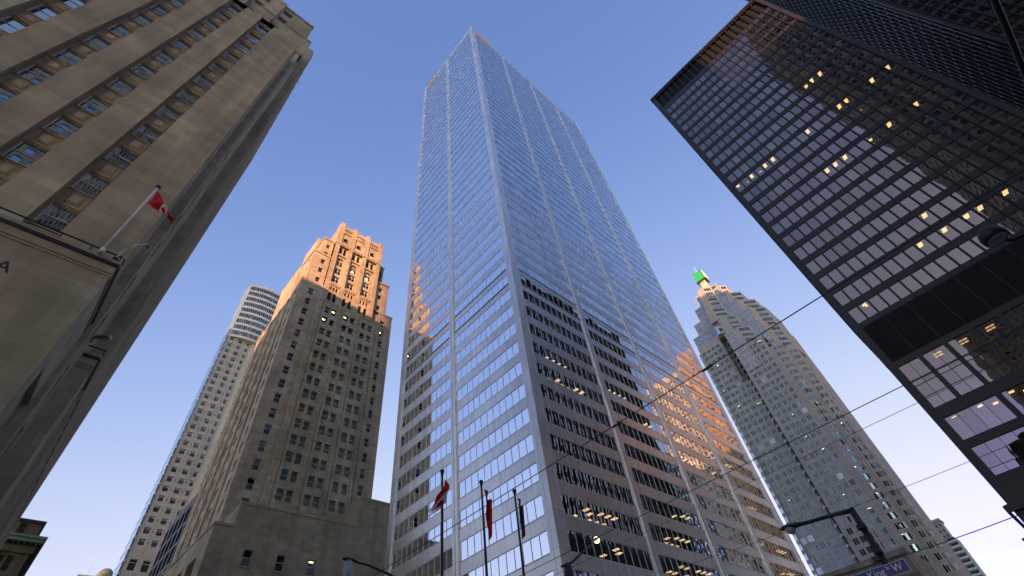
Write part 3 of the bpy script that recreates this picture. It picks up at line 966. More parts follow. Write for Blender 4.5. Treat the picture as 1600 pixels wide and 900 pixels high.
# angled return beside it, with small slits
Fa, la = face_pq((29.9, OY), (34.0, OY - 2.2), (30, 190))
ops = [(1.4, 1.75, zb, zb + .8) for zb in zs]
wall(wb, Fa, 0, la, 0, 158.0, ops, 'pale_precast', .3)
for o in ops:
    Fa.quad(wb, o[0], o[1], o[2], o[3], -.28, 'room_dark')
wb.poly([(34, OY - 2.2, 0), (34, 183, 0), (34, 183, 158), (34, OY - 2.2, 158)], 'pale_precast')
wb.poly([(20.3, OY, 0), (20.3, 183, 0), (20.3, 183, 145.4), (20.3, OY, 145.4)], 'pale_precast')
wb.poly([(20.3, 183, 0), (34, 183, 0), (34, 183, 158), (20.3, 183, 158)], 'pale_precast')
wb.build('wall', T5)
mb = MB()
for zb in zs:
    for u0 in (3.6, 6.9):
        Fh.box(mb, u0 - .12, u0 + .12, 0, .03, zb + .3, zb + .75, 'dark_metal')
o = mb.build('vent', T5); o['kind'] = 'stuff'
# glazed corner fin
mb = MB()
for i in range(46):
    z = 4 + 3.15 * i
    mb.box(19.95, 20.28, OY - .25, OY + 8.0, z, z + 2.55, 'blue_glass')
    mb.box(19.9, 20.3, OY - .3, OY + 8.0, z + 2.55, z + 3.15, 'white_frame')
mb.build('corner_glazing', T5)
# the round top: nine bands of glazing on a curve
arc = []
n = 22
for i in range(n + 1):
    t = i / n
    arc.append((20.0 + 18.5 * t, OY + 1.2 - 3.1 * math.sin(math.pi * (.10 + .80 * t)) + .2 * t))
cen = (29, 186)
mb = MB(); gb = MB()
z = 145.4
for lev in range(9):
    h = 3.42
    zlo, zhi = z + lev * h, z + (lev + 1) * h
    for i in range(n):
        F_, L_ = face_pq(arc[i], arc[i + 1], cen)
        F_.quad(mb, 0, L_, zlo, zlo + 1.0, 0, 'white_frame')
        F_.quad(mb, 0, L_, zhi - .15, zhi, 0, 'white_frame')
        if i >= n - 1 or i == 0:
            F_.quad(mb, 0, L_, zlo + 1.0, zhi - .15, 0, 'white_frame')
            continue
        W.add(F_, .04, L_ - .04, zlo + 1.0, zhi - .15, d=-.12, gm='clear_glass', fm='pale_frame', rm=rg.choice(('room_dark', 'room_dark', 'room_mid', 'room_pale')), bw=.07, bd=.06, rd=1.5, shut=rg.choice((None, None, None, .95)) if lev < 3 else None, name='curved_window')
top = z + 9 * h
for i in range(n):
    F_, L_ = face_pq(arc[i], arc[i + 1], cen); F_.quad(mb, 0, L_, top, top + 1.2, 0, 'white_frame')
mb.poly([(p[0], p[1], top + 1.2) for p in arc] + [(38.5, 183, top + 1.2), (20, 183, top + 1.2)], 'white_frame')
mb.poly([(20, arc[0][1], z), (20, 183, z), (20, 183, top + 1.2), (20, arc[0][1], top + 1.2)], 'white_frame')
mb.poly([(38.5, arc[-1][1], z), (38.5, 183, z), (38.5, 183, top + 1.2), (38.5, arc[-1][1], top + 1.2)], 'white_frame')
mb.poly([(p[0], p[1], z) for p in arc] + [(38.5, 183, z), (20, 183, z)], 'white_frame')
mb.build('drum', T5)
W.build(T5, subframe=True)

# ================================================================== navy glass block beside it
T6 = thing('glass_block', 'dark navy glass block with white upright fins between the hotel and stone tower', 'building', (25, 126, 0))
Fn = Face((21.0, 117.4), (0, 1), (-1, 0))
wb = MB(); W = Windows()
for i in range(14):
    za, zb = 2 + 4.0 * i, 5.4 + 4.0 * i
    if zb > 55: break
    for j in range(5):
        W.add(Fn, .2 + 3.4 * j, 3.3 + 3.4 * j, za, zb, d=-.05, mulls=[1.75 + 3.4 * j], gm='navy_glass', fm='dark_metal', rm='room_dark', bw=.06, rd=1.5)
wall(wb, Fn, 0, 17.2, 0, 55.3, [w['r'] for w in W.w], 'black_steel', .06)
Fz = Face((21.0, 117.4), (1, 0), (0, -1)); Fz.quad(wb, 0, 12, 0, 55.3, 0, 'black_steel')
wb.poly([(21, 134.6, 0), (33, 134.6, 0), (33, 134.6, 55.3), (21, 134.6, 55.3)], 'black_steel')
roof(wb, 21, 33, 117.4, 134.6, 55.3)
wb.build('wall', T6)
for j in range(6):
    mb = MB(); Fn.box(mb, .05 + 3.4 * j, .15 + 3.4 * j, 0, .07, 0, 55.6, 'white_frame'); mb.build('fin', T6)
W.build(T6, subframe=False)


# ================================================================== near stone bank tower
T7 = thing('bank_tower', 'nearest stone office tower with window strips, carved panels and a stepped top', 'tower', (-15, 45, 0))
S2 = 'scotia_stone'
wb = MB(); W = Windows(); rg = random.Random(9)
FA = Face((-4.0, 30.0), (-1, 0), (0, -1))
cols = [4.46 + 3.78 * j for j in range(8)]
HW = .78
ops = []
strips = []
for c in cols:
    strips.append((c - HW - .1, c + HW + .1, 0.0, 80.3))
# the wall is split in piers; the strips between them lie half a metre back
wall(wb, FA, 0, 34.5, 0, 80.3, strips, S2, .62)
FB = Face((-4.0, 30.6), (-1, 0), (0, -1))
panels = MB()
for j, c in enumerate(cols):
    ops = []
    for k in range(-6, 12):
        zc = 30.75 + 4.3 * k
        if zc < 2: continue
        r = (c - HW + .02, c + HW - .02, zc - 1.2, zc + 1.2)
        ops.append(r)
        W.add(FB, *r, d=-.16, bars=[zc + .08], gm='dark_glass', fm='white_frame', rm=rg.choice(('room_dark', 'room_dark', 'room_mid')), bw=.07, bd=.05, rd=1.5, shut=rg.choice((None, .25, .45, .5, .7)))
    wall(wb, FB, c - HW - .1, c + HW + .1, 0, 80.3, ops, 'stone_panel', .2)
# side wall, and two wings that step out beyond it
wb.poly([(-4.0, 30, 0), (-4.0, 40, 0), (-4.0, 40, 80.3), (-4.0, 30, 80.3)], S2)
wb.poly([(-38.5, 30, 0), (-38.5, 69, 0), (-38.5, 69, 80.3), (-38.5, 30, 80.3)], S2)
wb.poly([(-38.5, 30, 80.3), (-4, 30, 80.3), (-4, 34, 80.3), (-38.5, 34, 80.3)], S2)
wb.build('wall', T7)
# carved panels between the windows
for j, c in enumerate(cols):
    for k in range(-5, 12):
        zc = 30.75 + 4.3 * k - 2.15
        if zc < 8: continue
        mb = MB(); q = 'stone_panel'
        FB.box(mb, c - .68, c + .68, 0, .05, zc - .82, zc - .70, q); FB.box(mb, c - .68, c + .68, 0, .05, zc + .70, zc + .82, q)
        FB.box(mb, c - .68, c - .56, 0, .05, zc - .70, zc + .70, q); FB.box(mb, c + .56, c + .68, 0, .05, zc - .70, zc + .70, q)
        p = FB.p
        mb.hexa([p(c - .42, 0, zc - .52), p(c + .42, 0, zc - .52), p(c + .34, .07, zc - .44), p(c - .34, .07, zc - .44), p(c - .42, 0, zc + .52), p(c + .42, 0, zc + .52), p(c + .34, .07, zc + .44), p(c - .34, .07, zc + .44)], q)
        FB.box(mb, c - .22, c + .22, .07, .1, zc - .32, zc + .32, S2)
        mb.build('carved_panel', T7)
        if j < 3:
            mb = MB(); FB.box(mb, c - HW, c + HW, 0, .12, zc + .86, zc + .96, S2); mb.build('window_sill', T7)
# rosettes over the top windows
for c in cols[:4]:
    mb = MB(); p = FB.p(c, .02, 79.6)
    mb.ball(p, .36, 'stone_panel', 14, 8, sx=1, sy=.3, sz=1); mb.ball(FB.p(c, .12, 79.6), .17, S2, 10, 6, sy=.6); mb.build('rosette', T7)
# wings
mb = MB()
F1 = Face((-3.38, 32.8), (-1, 0), (0, -1)); F1s = Face((-3.38, 32.8), (0, 1), (1, 0))
F1.quad(mb, 0, 3, 0, 87.3, 0, S2)
ops = [(1.0, 2.0, 8 + 4.3 * k, 10.4 + 4.3 * k) for k in range(18)]
wall(mb, F1s, 0, 6.9, 0, 87.3, ops, S2, .4)
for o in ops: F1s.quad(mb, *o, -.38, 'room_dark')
mb.poly([(-3.38, 32.8, 87.3), (-38, 32.8, 87.3), (-38, 39.7, 87.3), (-3.38, 39.7, 87.3)], S2)
mb.poly([(-38, 32.8, 80), (-4, 32.8, 80), (-4, 32.8, 87.3), (-38, 32.8, 87.3)], S2)
mb.build('wing', T7)
mb = MB()
F2 = Face((-2.5, 39.7), (-1, 0), (0, -1)); F2s = Face((-2.5, 39.7), (0, 1), (1, 0))
F2.quad(mb, 0, 35, 0, 107.2, 0, S2)
ops = [(u_, u_ + 1.1, 6 + 4.3 * k, 8.4 + 4.3 * k) for k in range(23) for u_ in (5.45, 9.45, 13.45, 17.45, 21.45, 25.45)]
wall(mb, F2s, 0, 29.7, 0, 107.2, ops, S2, .5)
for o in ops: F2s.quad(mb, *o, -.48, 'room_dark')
mb.poly([(-2.5, 39.7, 107.2), (-37.5, 39.7, 107.2), (-37.5, 69.4, 107.2), (-2.5, 69.4, 107.2)], S2)
mb.poly([(-2.5, 69.4, 0), (-37.5, 69.4, 0), (-37.5, 69.4, 107.2), (-2.5, 69.4, 107.2)], S2)
mb.build('wing', T7)
for u_ in [1.0 + 2.0 * q for q in range(15)]:
    mb = MB(); F2s.box(mb, u_ - .38, u_ + .38, 0, .16, 0, 106.6, S2); mb.build('pilaster', T7)
# stepped cap blocks over the piers, then the top storeys
edges = [-.5]
for c in cols: edges += [c - HW, c + HW]
edges.append(34.5)
FCp = Face((-4.0, 32.7), (-1, 0), (0, -1))
for i in range(0, len(edges), 2):
    a, b = edges[i], edges[i + 1]
    mb = MB()
    if i == 0: a = -.9
    FCp.box(mb, a, b, -1.2, 0, 84.0, 91.2, S2); FCp.box(mb, a + .05, b - .05, -1.2, .08, 91.0, 91.5, S2)
    mb.build('cap_block', T7)
mb = MB()
FT = Face((-4.35, 33.7), (-1, 0), (0, -1))
ops = []
for c in cols:
    for zc in (85.6, 89.2, 94.2, 98.2):
        r = (c - .35 - .75, c - .35 + .75, zc - 1.1, zc + 1.1); ops.append(r)
        W.add(FT, *r, d=-.3, bars=[zc], gm='dark_glass', fm='white_frame', bw=.08, rd=1.5, rm='room_dark')
wall(mb, FT, 0, 34, 80, 101.0, ops, S2, .35)
mb.poly([(-4.35, 33.7, 80), (-4.35, 39.7, 80), (-4.35, 39.7, 101), (-4.35, 33.7, 101)], S2)
mb.poly([(-4.35, 33.7, 101), (-38, 33.7, 101), (-38, 39.7, 101), (-4.35, 39.7, 101)], S2)
for i in range(2, len(edges), 2):
    FT.box(mb, edges[i] - .2, edges[i + 1] - .5, 0, .35, 91.5, 101.6, S2)
FT.box(mb, -.06, 34, -.3, .15, 100.6, 101.2, S2)
mb.build('top_storey', T7)
W.build(T7)
# roof rail and mast at the very top
mb = MB()
for i in range(8):
    FT.box(mb, 2 + 3 * i, 2.06 + 3 * i, -1, -.94, 101.2, 103.2, 'dark_metal')
FT.box(mb, 2, 23.1, -1, -.94, 103.1, 103.16, 'dark_metal'); FT.box(mb, 2, 23.1, -1, -.94, 102.2, 102.26, 'dark_metal')
mb.build('roof_rail', T7)

# ---- banking hall in front
T8 = thing('banking_hall', 'low stone banking hall with a black roof rail and a carved letter A', 'building', (-17, 29, 0))
wb = MB()
FH = Face((-3.67, 27.0), (-1, 0), (0, -1)); FHs = Face((-3.67, 27.0), (0, 1), (1, 0))
FH.quad(wb, 0, 33, 0, 25.9, 0, S2)
ops = [(1.9, 6.9, 4, 19.5)]
wall(wb, FHs, 0, 9.3, 0, 25.9, ops, S2, .7)
FHs.quad(wb, *ops[0], -.68, 'navy_glass'); FHs.quad(wb, *ops[0], -1.4, 'room_dark')
wb.poly([(-3.67, 27, 25.85), (-36, 27, 25.85), (-36, 36.3, 25.85), (-3.67, 36.3, 25.85)], S2)
FI = Face((-2.42, 36.3), (-1, 0), (0, -1)); FIs = Face((-2.42, 36.3), (0, 1), (1, 0))
FI.quad(wb, 0, 1.3, 0, 25.9, 0, S2)
ops = [(5.5 + 6.5 * k, 9.0 + 6.5 * k, 4, 20.5) for k in range(4)]
wall(wb, FIs, 0, 31, 0, 25.9, ops, S2, .5)
for o in ops: FIs.quad(wb, *o, -.48, 'navy_glass'); FIs.quad(wb, *o, -1.2, 'room_dark')
wb.poly([(-2.42, 36.3, 25.85), (-3.6, 36.3, 25.85), (-3.6, 67, 25.85), (-2.42, 67, 25.85)], S2)
wb.build('wall', T8)
mb = MB()
def moulding(F, u0, u1):
    F.box(mb, u0, u1, 0, .05, 24.95, 25.05, 'stone_panel'); F.box(mb, u0, u1, 0, .04, 24.72, 24.8, 'stone_panel')
    F.box(mb, u0, u1, -.4, .12, 25.75, 26.0, S2)
    F.box(mb, u0, u1, 0, .07, 25.55, 25.75, 'dark_metal')
moulding(FH, -.05, 33); moulding(FHs, .12, 9.2); moulding(FI, -.05, 1.2); moulding(FIs, .12, 31)
mb.build('cornice', T8)
mb = MB()
for F, L in ((FH, 33), (FHs, 9.2), (FIs, 30)):
    F.box(mb, .06, L, -.02, .05, 26.42, 26.5, 'dark_metal')
    n = int(L / 1.45)
    for i in range(n + 1):
        F.box(mb, .1 + 1.45 * i, .17 + 1.45 * i, -.015, .045, 26.0, 26.42, 'dark_metal')
FI.box(mb, -.05, 1.2, -.02, .05, 26.42, 26.5, 'dark_metal')
mb.build('roof_rail', T8)
letters('A', 1.0, FH, 3.42 + .36, 22.62, .012, 'dark_metal', 'carved_letter', T8, depth=.008, flip=True, align='CENTER')


# ================================================================== stepped granite tower with the green signs on its mast
T9 = thing('stepped_tower', 'tower of stepped pale granite bays with blue windows and a mast with green signs', 'skyscraper', (285, 58, 0))
G = 'granite_cladding'
CEN = (300, 60)
W = Windows(); wb = MB(); rg = random.Random(31)


def faced(mb, P, Q, z0, z1, rows, spans, gm, h=2.8, d=-.09, mull=0, mat=G, lit=.0, cen=CEN, boost=1.0, rm=None):
    """one wall between two plan points with rows of windows; spans are (from, to) along it"""
    F_, L_ = face_pq(P, Q, cen)
    ops = []
    for zb in rows:
        if zb < z0 + .3 or zb + h > z1 - .2: continue
        for a, b in spans(L_):
            ops.append((a, b, zb, zb + h))
            n = mull(b - a) if callable(mull) else mull
            ms = [a + (b - a) * i / (n + 1) for i in range(1, n + 1)]
            lights = []
            if rg.random() < lit:
                lights = [(a + (b - a) * rg.uniform(.2, .8), .8, zb + h - .03, .7, .5, 'yellow_light')]
                if rg.random() < .5: lights.append((a + (b - a) * rg.uniform(.2, .8), 1.3, zb + h - .03, .6, .5, 'yellow_light'))
            W.add(F_, a, b, zb, zb + h, d=d, mulls=ms, gm='blue_glass' if gm == 'teal_glass' and rg.random() < .03 else gm, fm='pale_frame', rm=rm or rg.choice(('room_dark', 'room_dark', 'room_mid')), bw=.09, bd=.06, rd=2.0, rim=True, lights=lights, shut=rg.choice((None, None, None, .35, .9)), boost=boost * (2 if lights else 1))
    wall(mb, F_, 0, L_, z0, z1, ops, mat, .11)


full = lambda L_: [(.45, L_ - .45)]
pm = lambda w_: max(1, int(w_ / 1.5) - 1)
def every(pitch, ww, off=0.0):
    def f(L_):
        n = int((L_ - .3) / pitch); s0 = (L_ - n * pitch) / 2 + off
        return [(s0 + pitch * i + (pitch - ww) / 2, s0 + pitch * i + (pitch + ww) / 2) for i in range(n)]
    return f

tiers = [  # start of the diagonal, corner, end, second diagonal, top, bottom
    ((277.7, 61.5), (282.0, 57.2), (282.0, 53.1), (287.0, 52.3), (290.2, 49.1), 244.0, 229.0),
    ((274.0, 61.4), (279.0, 56.4), (279.0, 49.9), (284.0, 48.2), (289.1, 43.1), 231.0, 216.0),
    ((269.7, 61.5), (276.0, 55.2), (276.0, 45.9), (281.0, 44.4), (287.5, 37.9), 217.8, 203.0),
    ((267.9, 56.5), (273.0, 51.4), (273.0, 42.1), (278.0, 40.3), (283.3, 35.0), 205.3, 188.0),
    ((264.3, 53.0), (270.0, 47.3), (270.0, 40.4), (275.0, 38.6), (279.4, 34.2), 190.2, 160.0)]
for k, (A, M_, R_, D1, D2, zt, zb) in enumerate(tiers):
    rows = [zt - 3.7 - 4.3 * i for i in range(8)]
    faced(wb, A, M_, zb, zt, rows, full, 'teal_glass', mull=pm, boost=1.3)
    faced(wb, M_, R_, zb, zt, rows, full, 'blue_glass', mull=pm, boost=1.3)
    wb.poly([(*R_, zb), (*D1, zb), (*D1, zt), (*R_, zt)], G)
    faced(wb, D1, D2, zb, zt, rows, full, 'teal_glass', mull=pm)
    wb.poly([(*D2, zb), (308, D2[1], zb), (308, D2[1], zt), (*D2, zt)], G)
    wb.poly([(308, D2[1], zb), (308, 66, zb), (308, 66, zt), (308, D2[1], zt)], G)
    wb.poly([(308, 66, zb), (A[0], 66, zb), (A[0], 66, zt), (308, 66, zt)], G)
    if k < 3:
        wb.poly([(A[0], 66, zb), (*A, zb), (*A, zt), (A[0], 66, zt)], G)
    else:
        faced(wb, (A[0], 61.8), A, zb - (12 if k == 3 else 0), zt, rows, every(2.6, 1.7), 'blue_glass', mull=1)
        wb.poly([(A[0], 61.8, zb), (A[0], 61.8, zt), (A[0] + 5, 61.8, zt), (A[0] + 5, 61.8, zb)], G)
    wb.poly([(p[0], p[1], zt) for p in (A, M_, R_, D1, D2, (308, D2[1]), (308, 66), (A[0], 66))], G)
    Fd, Ld = face_pq(A, M_, CEN)
for (X_, ya, yb, zt, zb) in ((284, 66, 70.9, 245.5, 229), (280, 66, 75, 232.5, 214), (276, 66, 79.5, 218.5, 203), (273, 66, 83.4, 207, 185)):
    rows = [zt - 3.6 - 4.3 * i for i in range(5)]
    faced(wb, (X_, yb), (X_, ya), zb, zt, rows, full, 'blue_glass', mull=pm, boost=1.3)
    wb.poly([(X_, yb, zb), (308, yb, zb), (308, yb, zt), (X_, yb, zt)], G)
    wb.poly([(X_, ya, zt), (X_, yb, zt), (308, yb, zt), (308, ya, zt)], G)
    wb.poly([(X_, ya, zb), (X_ + 8, ya, zb), (X_ + 8, ya, zt), (X_, ya, zt)], G)
# main body
rows = [4 + 4.3 * i for i in range(46)]
faced(wb, (270, 82.7), (270, 64.4), 0, 196, rows, every(3.45, 2.65), 'teal_glass', mull=1, lit=.05)
faced(wb, (264.6, 61.8), (264.6, 43.4), 0, 176, rows, every(3.05, 2.4), 'teal_glass', mull=1, lit=.06)
wb.poly([(264.6, 61.8, 0), (269, 61.8, 0), (269, 61.8, 176), (264.6, 61.8, 176)], G)
faced(wb, (269, 64.4), (269, 61.8), 0, 203, rows, lambda L_: [(.5, L_ - .4)], 'teal_glass', mull=1, lit=.04)
wb.poly([(264.6, 61.8, 176), (264.6, 43.4, 176), (290, 43.4, 176), (290, 61.8, 176)], G)
wb.poly([(270, 82.7, 196), (270, 64.4, 196), (308, 64.4, 196), (308, 82.7, 196)], G)
wb.poly([(270, 82.7, 0), (308, 82.7, 0), (308, 82.7, 196), (270, 82.7, 196)], G)
# two rounded bays down to the ground
def bow(P, Q, bulge, zt):
    n = 6
    P = Vector(P); Q = Vector(Q); ch = Q - P; nn = Vector((ch.y, -ch.x)).normalized()
    if nn.x > 0: nn = -nn
    pts = [P + ch * (i / n) + nn * (bulge * (1 - (2 * i / n - 1) ** 2)) for i in range(n + 1)]
    for i in range(n):
        if i in (0, n - 1):
            faced(wb, pts[i], pts[i + 1], 0, zt, rows, lambda L_: [], 'teal_glass')
        else:
            faced(wb, pts[i], pts[i + 1], 0, zt, rows, lambda L_: [(.03, L_ - .03)], 'teal_glass', mull=0, lit=.05, boost=1.2)
    wb.poly([(p.x, p.y, zt) for p in pts] + [(290, Q.y, zt), (290, P.y, zt)], G)
bow((264.6, 43.4), (268.4, 37.6), 1.5, 167)
bow((268.4, 37.6), (272.2, 33.3), 1.3, 165)
wb.poly([(272.2, 33.3, 0), (275.5, 33.1, 0), (275.5, 33.1, 165), (272.2, 33.3, 165)], G)
wb.poly([(308, 38, 0), (308, 83, 0), (308, 83, 190), (308, 38, 190)], G)
wb.box(275.5, 308, 34.1, 45, 0, 163.5, G)
wb.build('wall', T9)
# green glass end bay, glazed wedge in the middle, glass corner at the far side
mb = MB()
for i in range(38):
    z = 2 + 4.3 * i
    mb.box(279, 284, 33.75, 36, z, z + 2.4, 'dark_glass'); mb.box(278.9, 284, 33.7, 36, z + 2.4, z + 4.3, G)
mb.build('end_bay', T9)
mb = MB()
for i in range(44):
    z = 2 + 4.3 * i
    mb.box(269.2, 270.6, 82.0, 83.6, z, z + 2.7, 'blue_glass'); mb.box(269.15, 270.6, 82.0, 83.65, z + 2.7, z + 4.3, G)
mb.build('corner_glazing', T9)
mb = MB()
for i in range(46):
    z = 2 + 4.3 * i
    mb.prism([(268.6, 64.3), (266.6, 63.1), (268.6, 61.9)], z, z + 3.3, 'blue_glass'); mb.prism([(268.6, 64.35), (266.5, 63.1), (268.6, 61.85)], z + 3.3, z + 4.3, 'pale_frame')
mb.build('glazed_strip', T9)
mb = MB()
for (x_, zt, zb) in ((276.6, 240, 226), (272.9, 227.5, 212), (268.6, 214, 196)):
    y0, y1 = 61.7, 66.3
    mb.poly([(x_, y0, zb), (x_, y1, zb), (x_ + 2.5, y1, zt), (x_ + 2.5, y0, zt)], 'blue_glass')
    mb.poly([(x_, y0, zb), (x_ + 2.5, y0, zt), (x_ + 2.6, y0, zb)], 'blue_glass')
    mb.poly([(x_, y1, zb), (x_ + 2.6, y1, zb), (x_ + 2.5, y1, zt)], 'blue_glass')
    for q in range(5):
        yy = y0 + (y1 - y0) * q / 4
        mb.tube([(x_ - .02, yy, zb), (x_ + 2.48, yy, zt)], .09, 'pale_frame', 4)
    for q in range(1, 4):
        t = q / 4
        mb.tube([(x_ + 2.5 * t - .02, y0, zb + (zt - zb) * t), (x_ + 2.5 * t - .02, y1, zb + (zt - zb) * t)], .09, 'pale_frame', 4)
mb.build('glazed_wedge', T9)
W.build(T9, subframe=False)
# mast with the signs
mb = MB()
mb.box(285, 289.6, 58.4, 63.0, 240, 263, 'cream_cladding')
for z in (254, 257.5):
    for y in (59.6, 61.6):
        mb.box(284.93, 285, y, y + .7, z, z + 1.0, 'room_dark')
mb.build('mast', T9)
mb = MB(); mb.box(283.6, 291, 57.0, 64.4, 255.6, 256.4, 'dark_green_panel'); mb.box(283.8, 290.8, 57.2, 64.2, 264.8, 265.4, 'dark_green_panel')
mb.box(284.2, 290.4, 57.4, 64.0, 256.4, 264.8, 'dark_green_panel'); mb.build('sign_housing', T9)
mb = MB(); mb.box(283.3, 283.8, 57.3, 64.1, 256.8, 264.6, 'green_light'); mb.build('sign_panel', T9)
mb = MB(); mb.box(284.4, 290.4, 56.5, 56.9, 256.8, 264.6, 'pale_green_panel'); o = mb.build('sign_panel', T9)
mb = MB(); mb.ball((287.3, 60.7, 265.4), 2.6, 'white_frame', 16, 8, sz=1.1, vmin=0); mb.build('mast_cap', T9, True)
mb = MB(); mb.tube([(287.3, 60.7, 268), (287.3, 60.7, 275)], [.16, .05], 'white_frame', 6); mb.build('aerial', T9)

# ================================================================== low stone building at the corner behind the street sign
T10 = thing('stone_building', 'low buff stone building with a cornice behind the blue street sign', 'building', (156, 34, 0))
mb = MB(); W = Windows()
Fk = Face((150, 46), (0, -1), (-1, 0))
ops = []
for i in range(4):
    for z in (6, 11.5, 17, 22.5):
        ops.append((1.5 + 4.2 * i, 3.5 + 4.2 * i, z, z + 3))
        W.add(Fk, *ops[-1], d=-.3, bars=[z + 1.6], bw=.1, rd=1.5)
wall(mb, Fk, 0, 21, 0, 33.4, ops, 'buff_stone', .35)
mb.poly([(150, 25, 0), (170, 25, 0), (170, 25, 33.4), (150, 25, 33.4)], 'buff_stone')
roof(mb, 150, 170, 25, 46, 33.3)
mb.poly([(150, 46, 0), (170, 46, 0), (170, 46, 33.4), (150, 46, 33.4)], 'buff_stone')
mb.build('wall', T10)
mb = MB(); Fk.box(mb, -.5, 21.4, -.4, .6, 32.6, 33.8, 'buff_stone'); Fk.box(mb, -.3, 21.2, 0, .3, 28.6, 29.2, 'buff_stone'); mb.build('cornice', T10)
W.build(T10, subframe=False)

# ================================================================== far flat tower with balconies
T11 = thing('apartment_tower', 'distant pale green apartment tower with stacked balconies', 'apartment tower', (408, 43, 0))
mb = MB()
Fc = Face((400, 47.6), (0, -1), (-1, 0))
rows = [z for z in [2 + 2.95 * i for i in range(28)] if z < 82]
W = Windows(); ops = []
for z in rows:
    for a, b in ((.6, 3.6), (4.2, 7.6)):
        ops.append((a, b, z + .3, z + 2.3)); W.add(Fc, a, b, z + .3, z + 2.3, d=-.2, mulls=[(a + b) / 2], gm='teal_glass', rm='room_mid', fm='pale_frame', bw=.1, rd=1.2, rim=False)
wall(mb, Fc, 0, 8.1, 0, 84.0, ops, 'pale_precast', .25)
mb.poly([(400, 39.5, 0), (414, 39.5, 0), (414, 39.5, 84), (400, 39.5, 84)], 'pale_precast')
roof(mb, 400, 414, 39.5, 47.6, 84)
mb.poly([(414, 39.5, 0), (414, 47.6, 0), (414, 47.6, 84), (414, 39.5, 84)], 'pale_precast'); mb.poly([(400, 47.6, 0), (414, 47.6, 0), (414, 47.6, 84), (400, 47.6, 84)], 'pale_precast')
mb.build('wall', T11)
W.build(T11, subframe=False)
for z in rows:
    mb = MB(); Fc.box(mb, .1, 8.6, 0, 1.3, z - .1, z + .12, 'white_frame'); Fc.box(mb, .1, 8.6, 1.22, 1.3, z + .12, z + 1.0, 'pale_green_panel'); mb.build('balcony', T11)
mb = MB()
mb.box(402, 412, 41.0, 47.0, 84, 94.3, 'pale_precast')
Fe = Face((402, 47), (0, -1), (-1, 0))
for i in range(3):
    for j in range(3):
        Fe.box(mb, .6 + 2 * i, 1.4 + 2 * i, 0, .02, 85.3 + 3 * j, 86.4 + 3 * j, 'room_dark')
mb.box(401, 413, 40.3, 47.2, 94.3, 95.4, 'cream_cladding'); mb.build('plant_room', T11)

# ================================================================== old brown building with the deep cornice
T12 = thing('corniced_building', 'old dark brown building with a deep overhanging cornice beside the bank tower', 'building', (-12, 128, 0))
mb = MB(); W = Windows(); B_ = 'dark_brown_stone'
Fo = Face((0, 120), (-1, 0), (0, -1))
ops = []
for z, h in ((38.2, 2.3), (31.5, 4.0), (25.5, 4), (19.5, 4), (13, 4)):
    for i in range(8):
        for q in (0, 1.25):
            ops.append((1.7 + 3.0 * i + q, 2.65 + 3.0 * i + q, z, z + h))
            W.add(Fo, *ops[-1], d=-.35, bars=[z + h * .5], fm='bronze_frame', bw=.09, rd=1.2, shut=.5 if i == 1 and q < 1 else None)
wall(mb, Fo, 0, 26, 0, 42.2, ops, B_, .4)
mb.poly([(0, 120, 0), (0, 145, 0), (0, 145, 42.2), (0, 120, 42.2)], B_)
ops = [(2.0 + 1.75 * i, 3.1 + 1.75 * i, 44.3, 45.9) for i in range(10)]
Fo2 = Face((-.5, 120.6), (-1, 0), (0, -1))
for o in ops: W.add(Fo2, *o, d=-.25, bars=[o[2] + .8], fm='bronze_frame', bw=.08, rd=1)
wall(mb, Fo2, 0, 25, 42.2, 46.2, ops, B_, .3)
mb.poly([(-.5, 120.6, 42.2), (-.5, 145, 42.2), (-.5, 145, 46.2), (-.5, 120.6, 46.2)], B_)
roof(mb, -25.5, -.5, 120.6, 145, 46.2); roof(mb, -26, 0, 120, 145, 42.2)
mb.poly([(-26, 145, 0), (0, 145, 0), (0, 145, 46), (-26, 145, 46)], B_)
mb.build('wall', T12)
mb = MB()
mb.box(-26.5, 1.15, 118.7, 145, 43.2, 43.6, 'copper_green'); mb.box(-26.3, .9, 118.95, 145, 42.6, 43.2, 'copper_green')
for i in range(34):
    mb.box(-.1 - .78 * i, .2 - .78 * i, 119.1, 120, 42.2, 42.62, 'dark_metal')
for i in range(30):
    mb.box(0, .85, 120.3 + .8 * i, 120.6 + .8 * i, 42.2, 42.62, 'dark_metal')
mb.box(-26.2, .35, 119.65, 145, 41.0, 42.2, B_)
mb.box(-25.8, -.2, 120.3, 145, 46.2, 46.6, 'dark_metal')
mb.build('cornice', T12)
mb = MB(); mb.box(-26, .12, 119.85, 145, 36.6, 37.2, B_); mb.box(-26, .12, 119.85, 145, 37.5, 37.7, B_); mb.build('string_course', T12)
W.build(T12, subframe=False)

# ================================================================== domed roof at the end of the street
T13 = thing('domed_building', 'small green copper dome on a distant roof beside the pale hotel tower', 'building', (21, 214, 0))
mb = MB(); mb.box(14, 24.6, 210, 222, 0, 66.9, 'copper_green'); mb.build('wall', T13)
mb = MB(); mb.tube([(21.2, 212.6, 66.9), (21.2, 212.6, 68.0)], 2.35, 'copper_green', 20); mb.ball((21.2, 212.6, 68.0), 2.2, 'copper_green', 20, 8, sz=1.0, vmin=0); mb.build('dome', T13, True)
mb = MB(); mb.tube([(16.4, 211, 66.8), (16.8, 211, 70.8)], [.06, .03], 'grey_metal', 5); mb.build('aerial', T13)


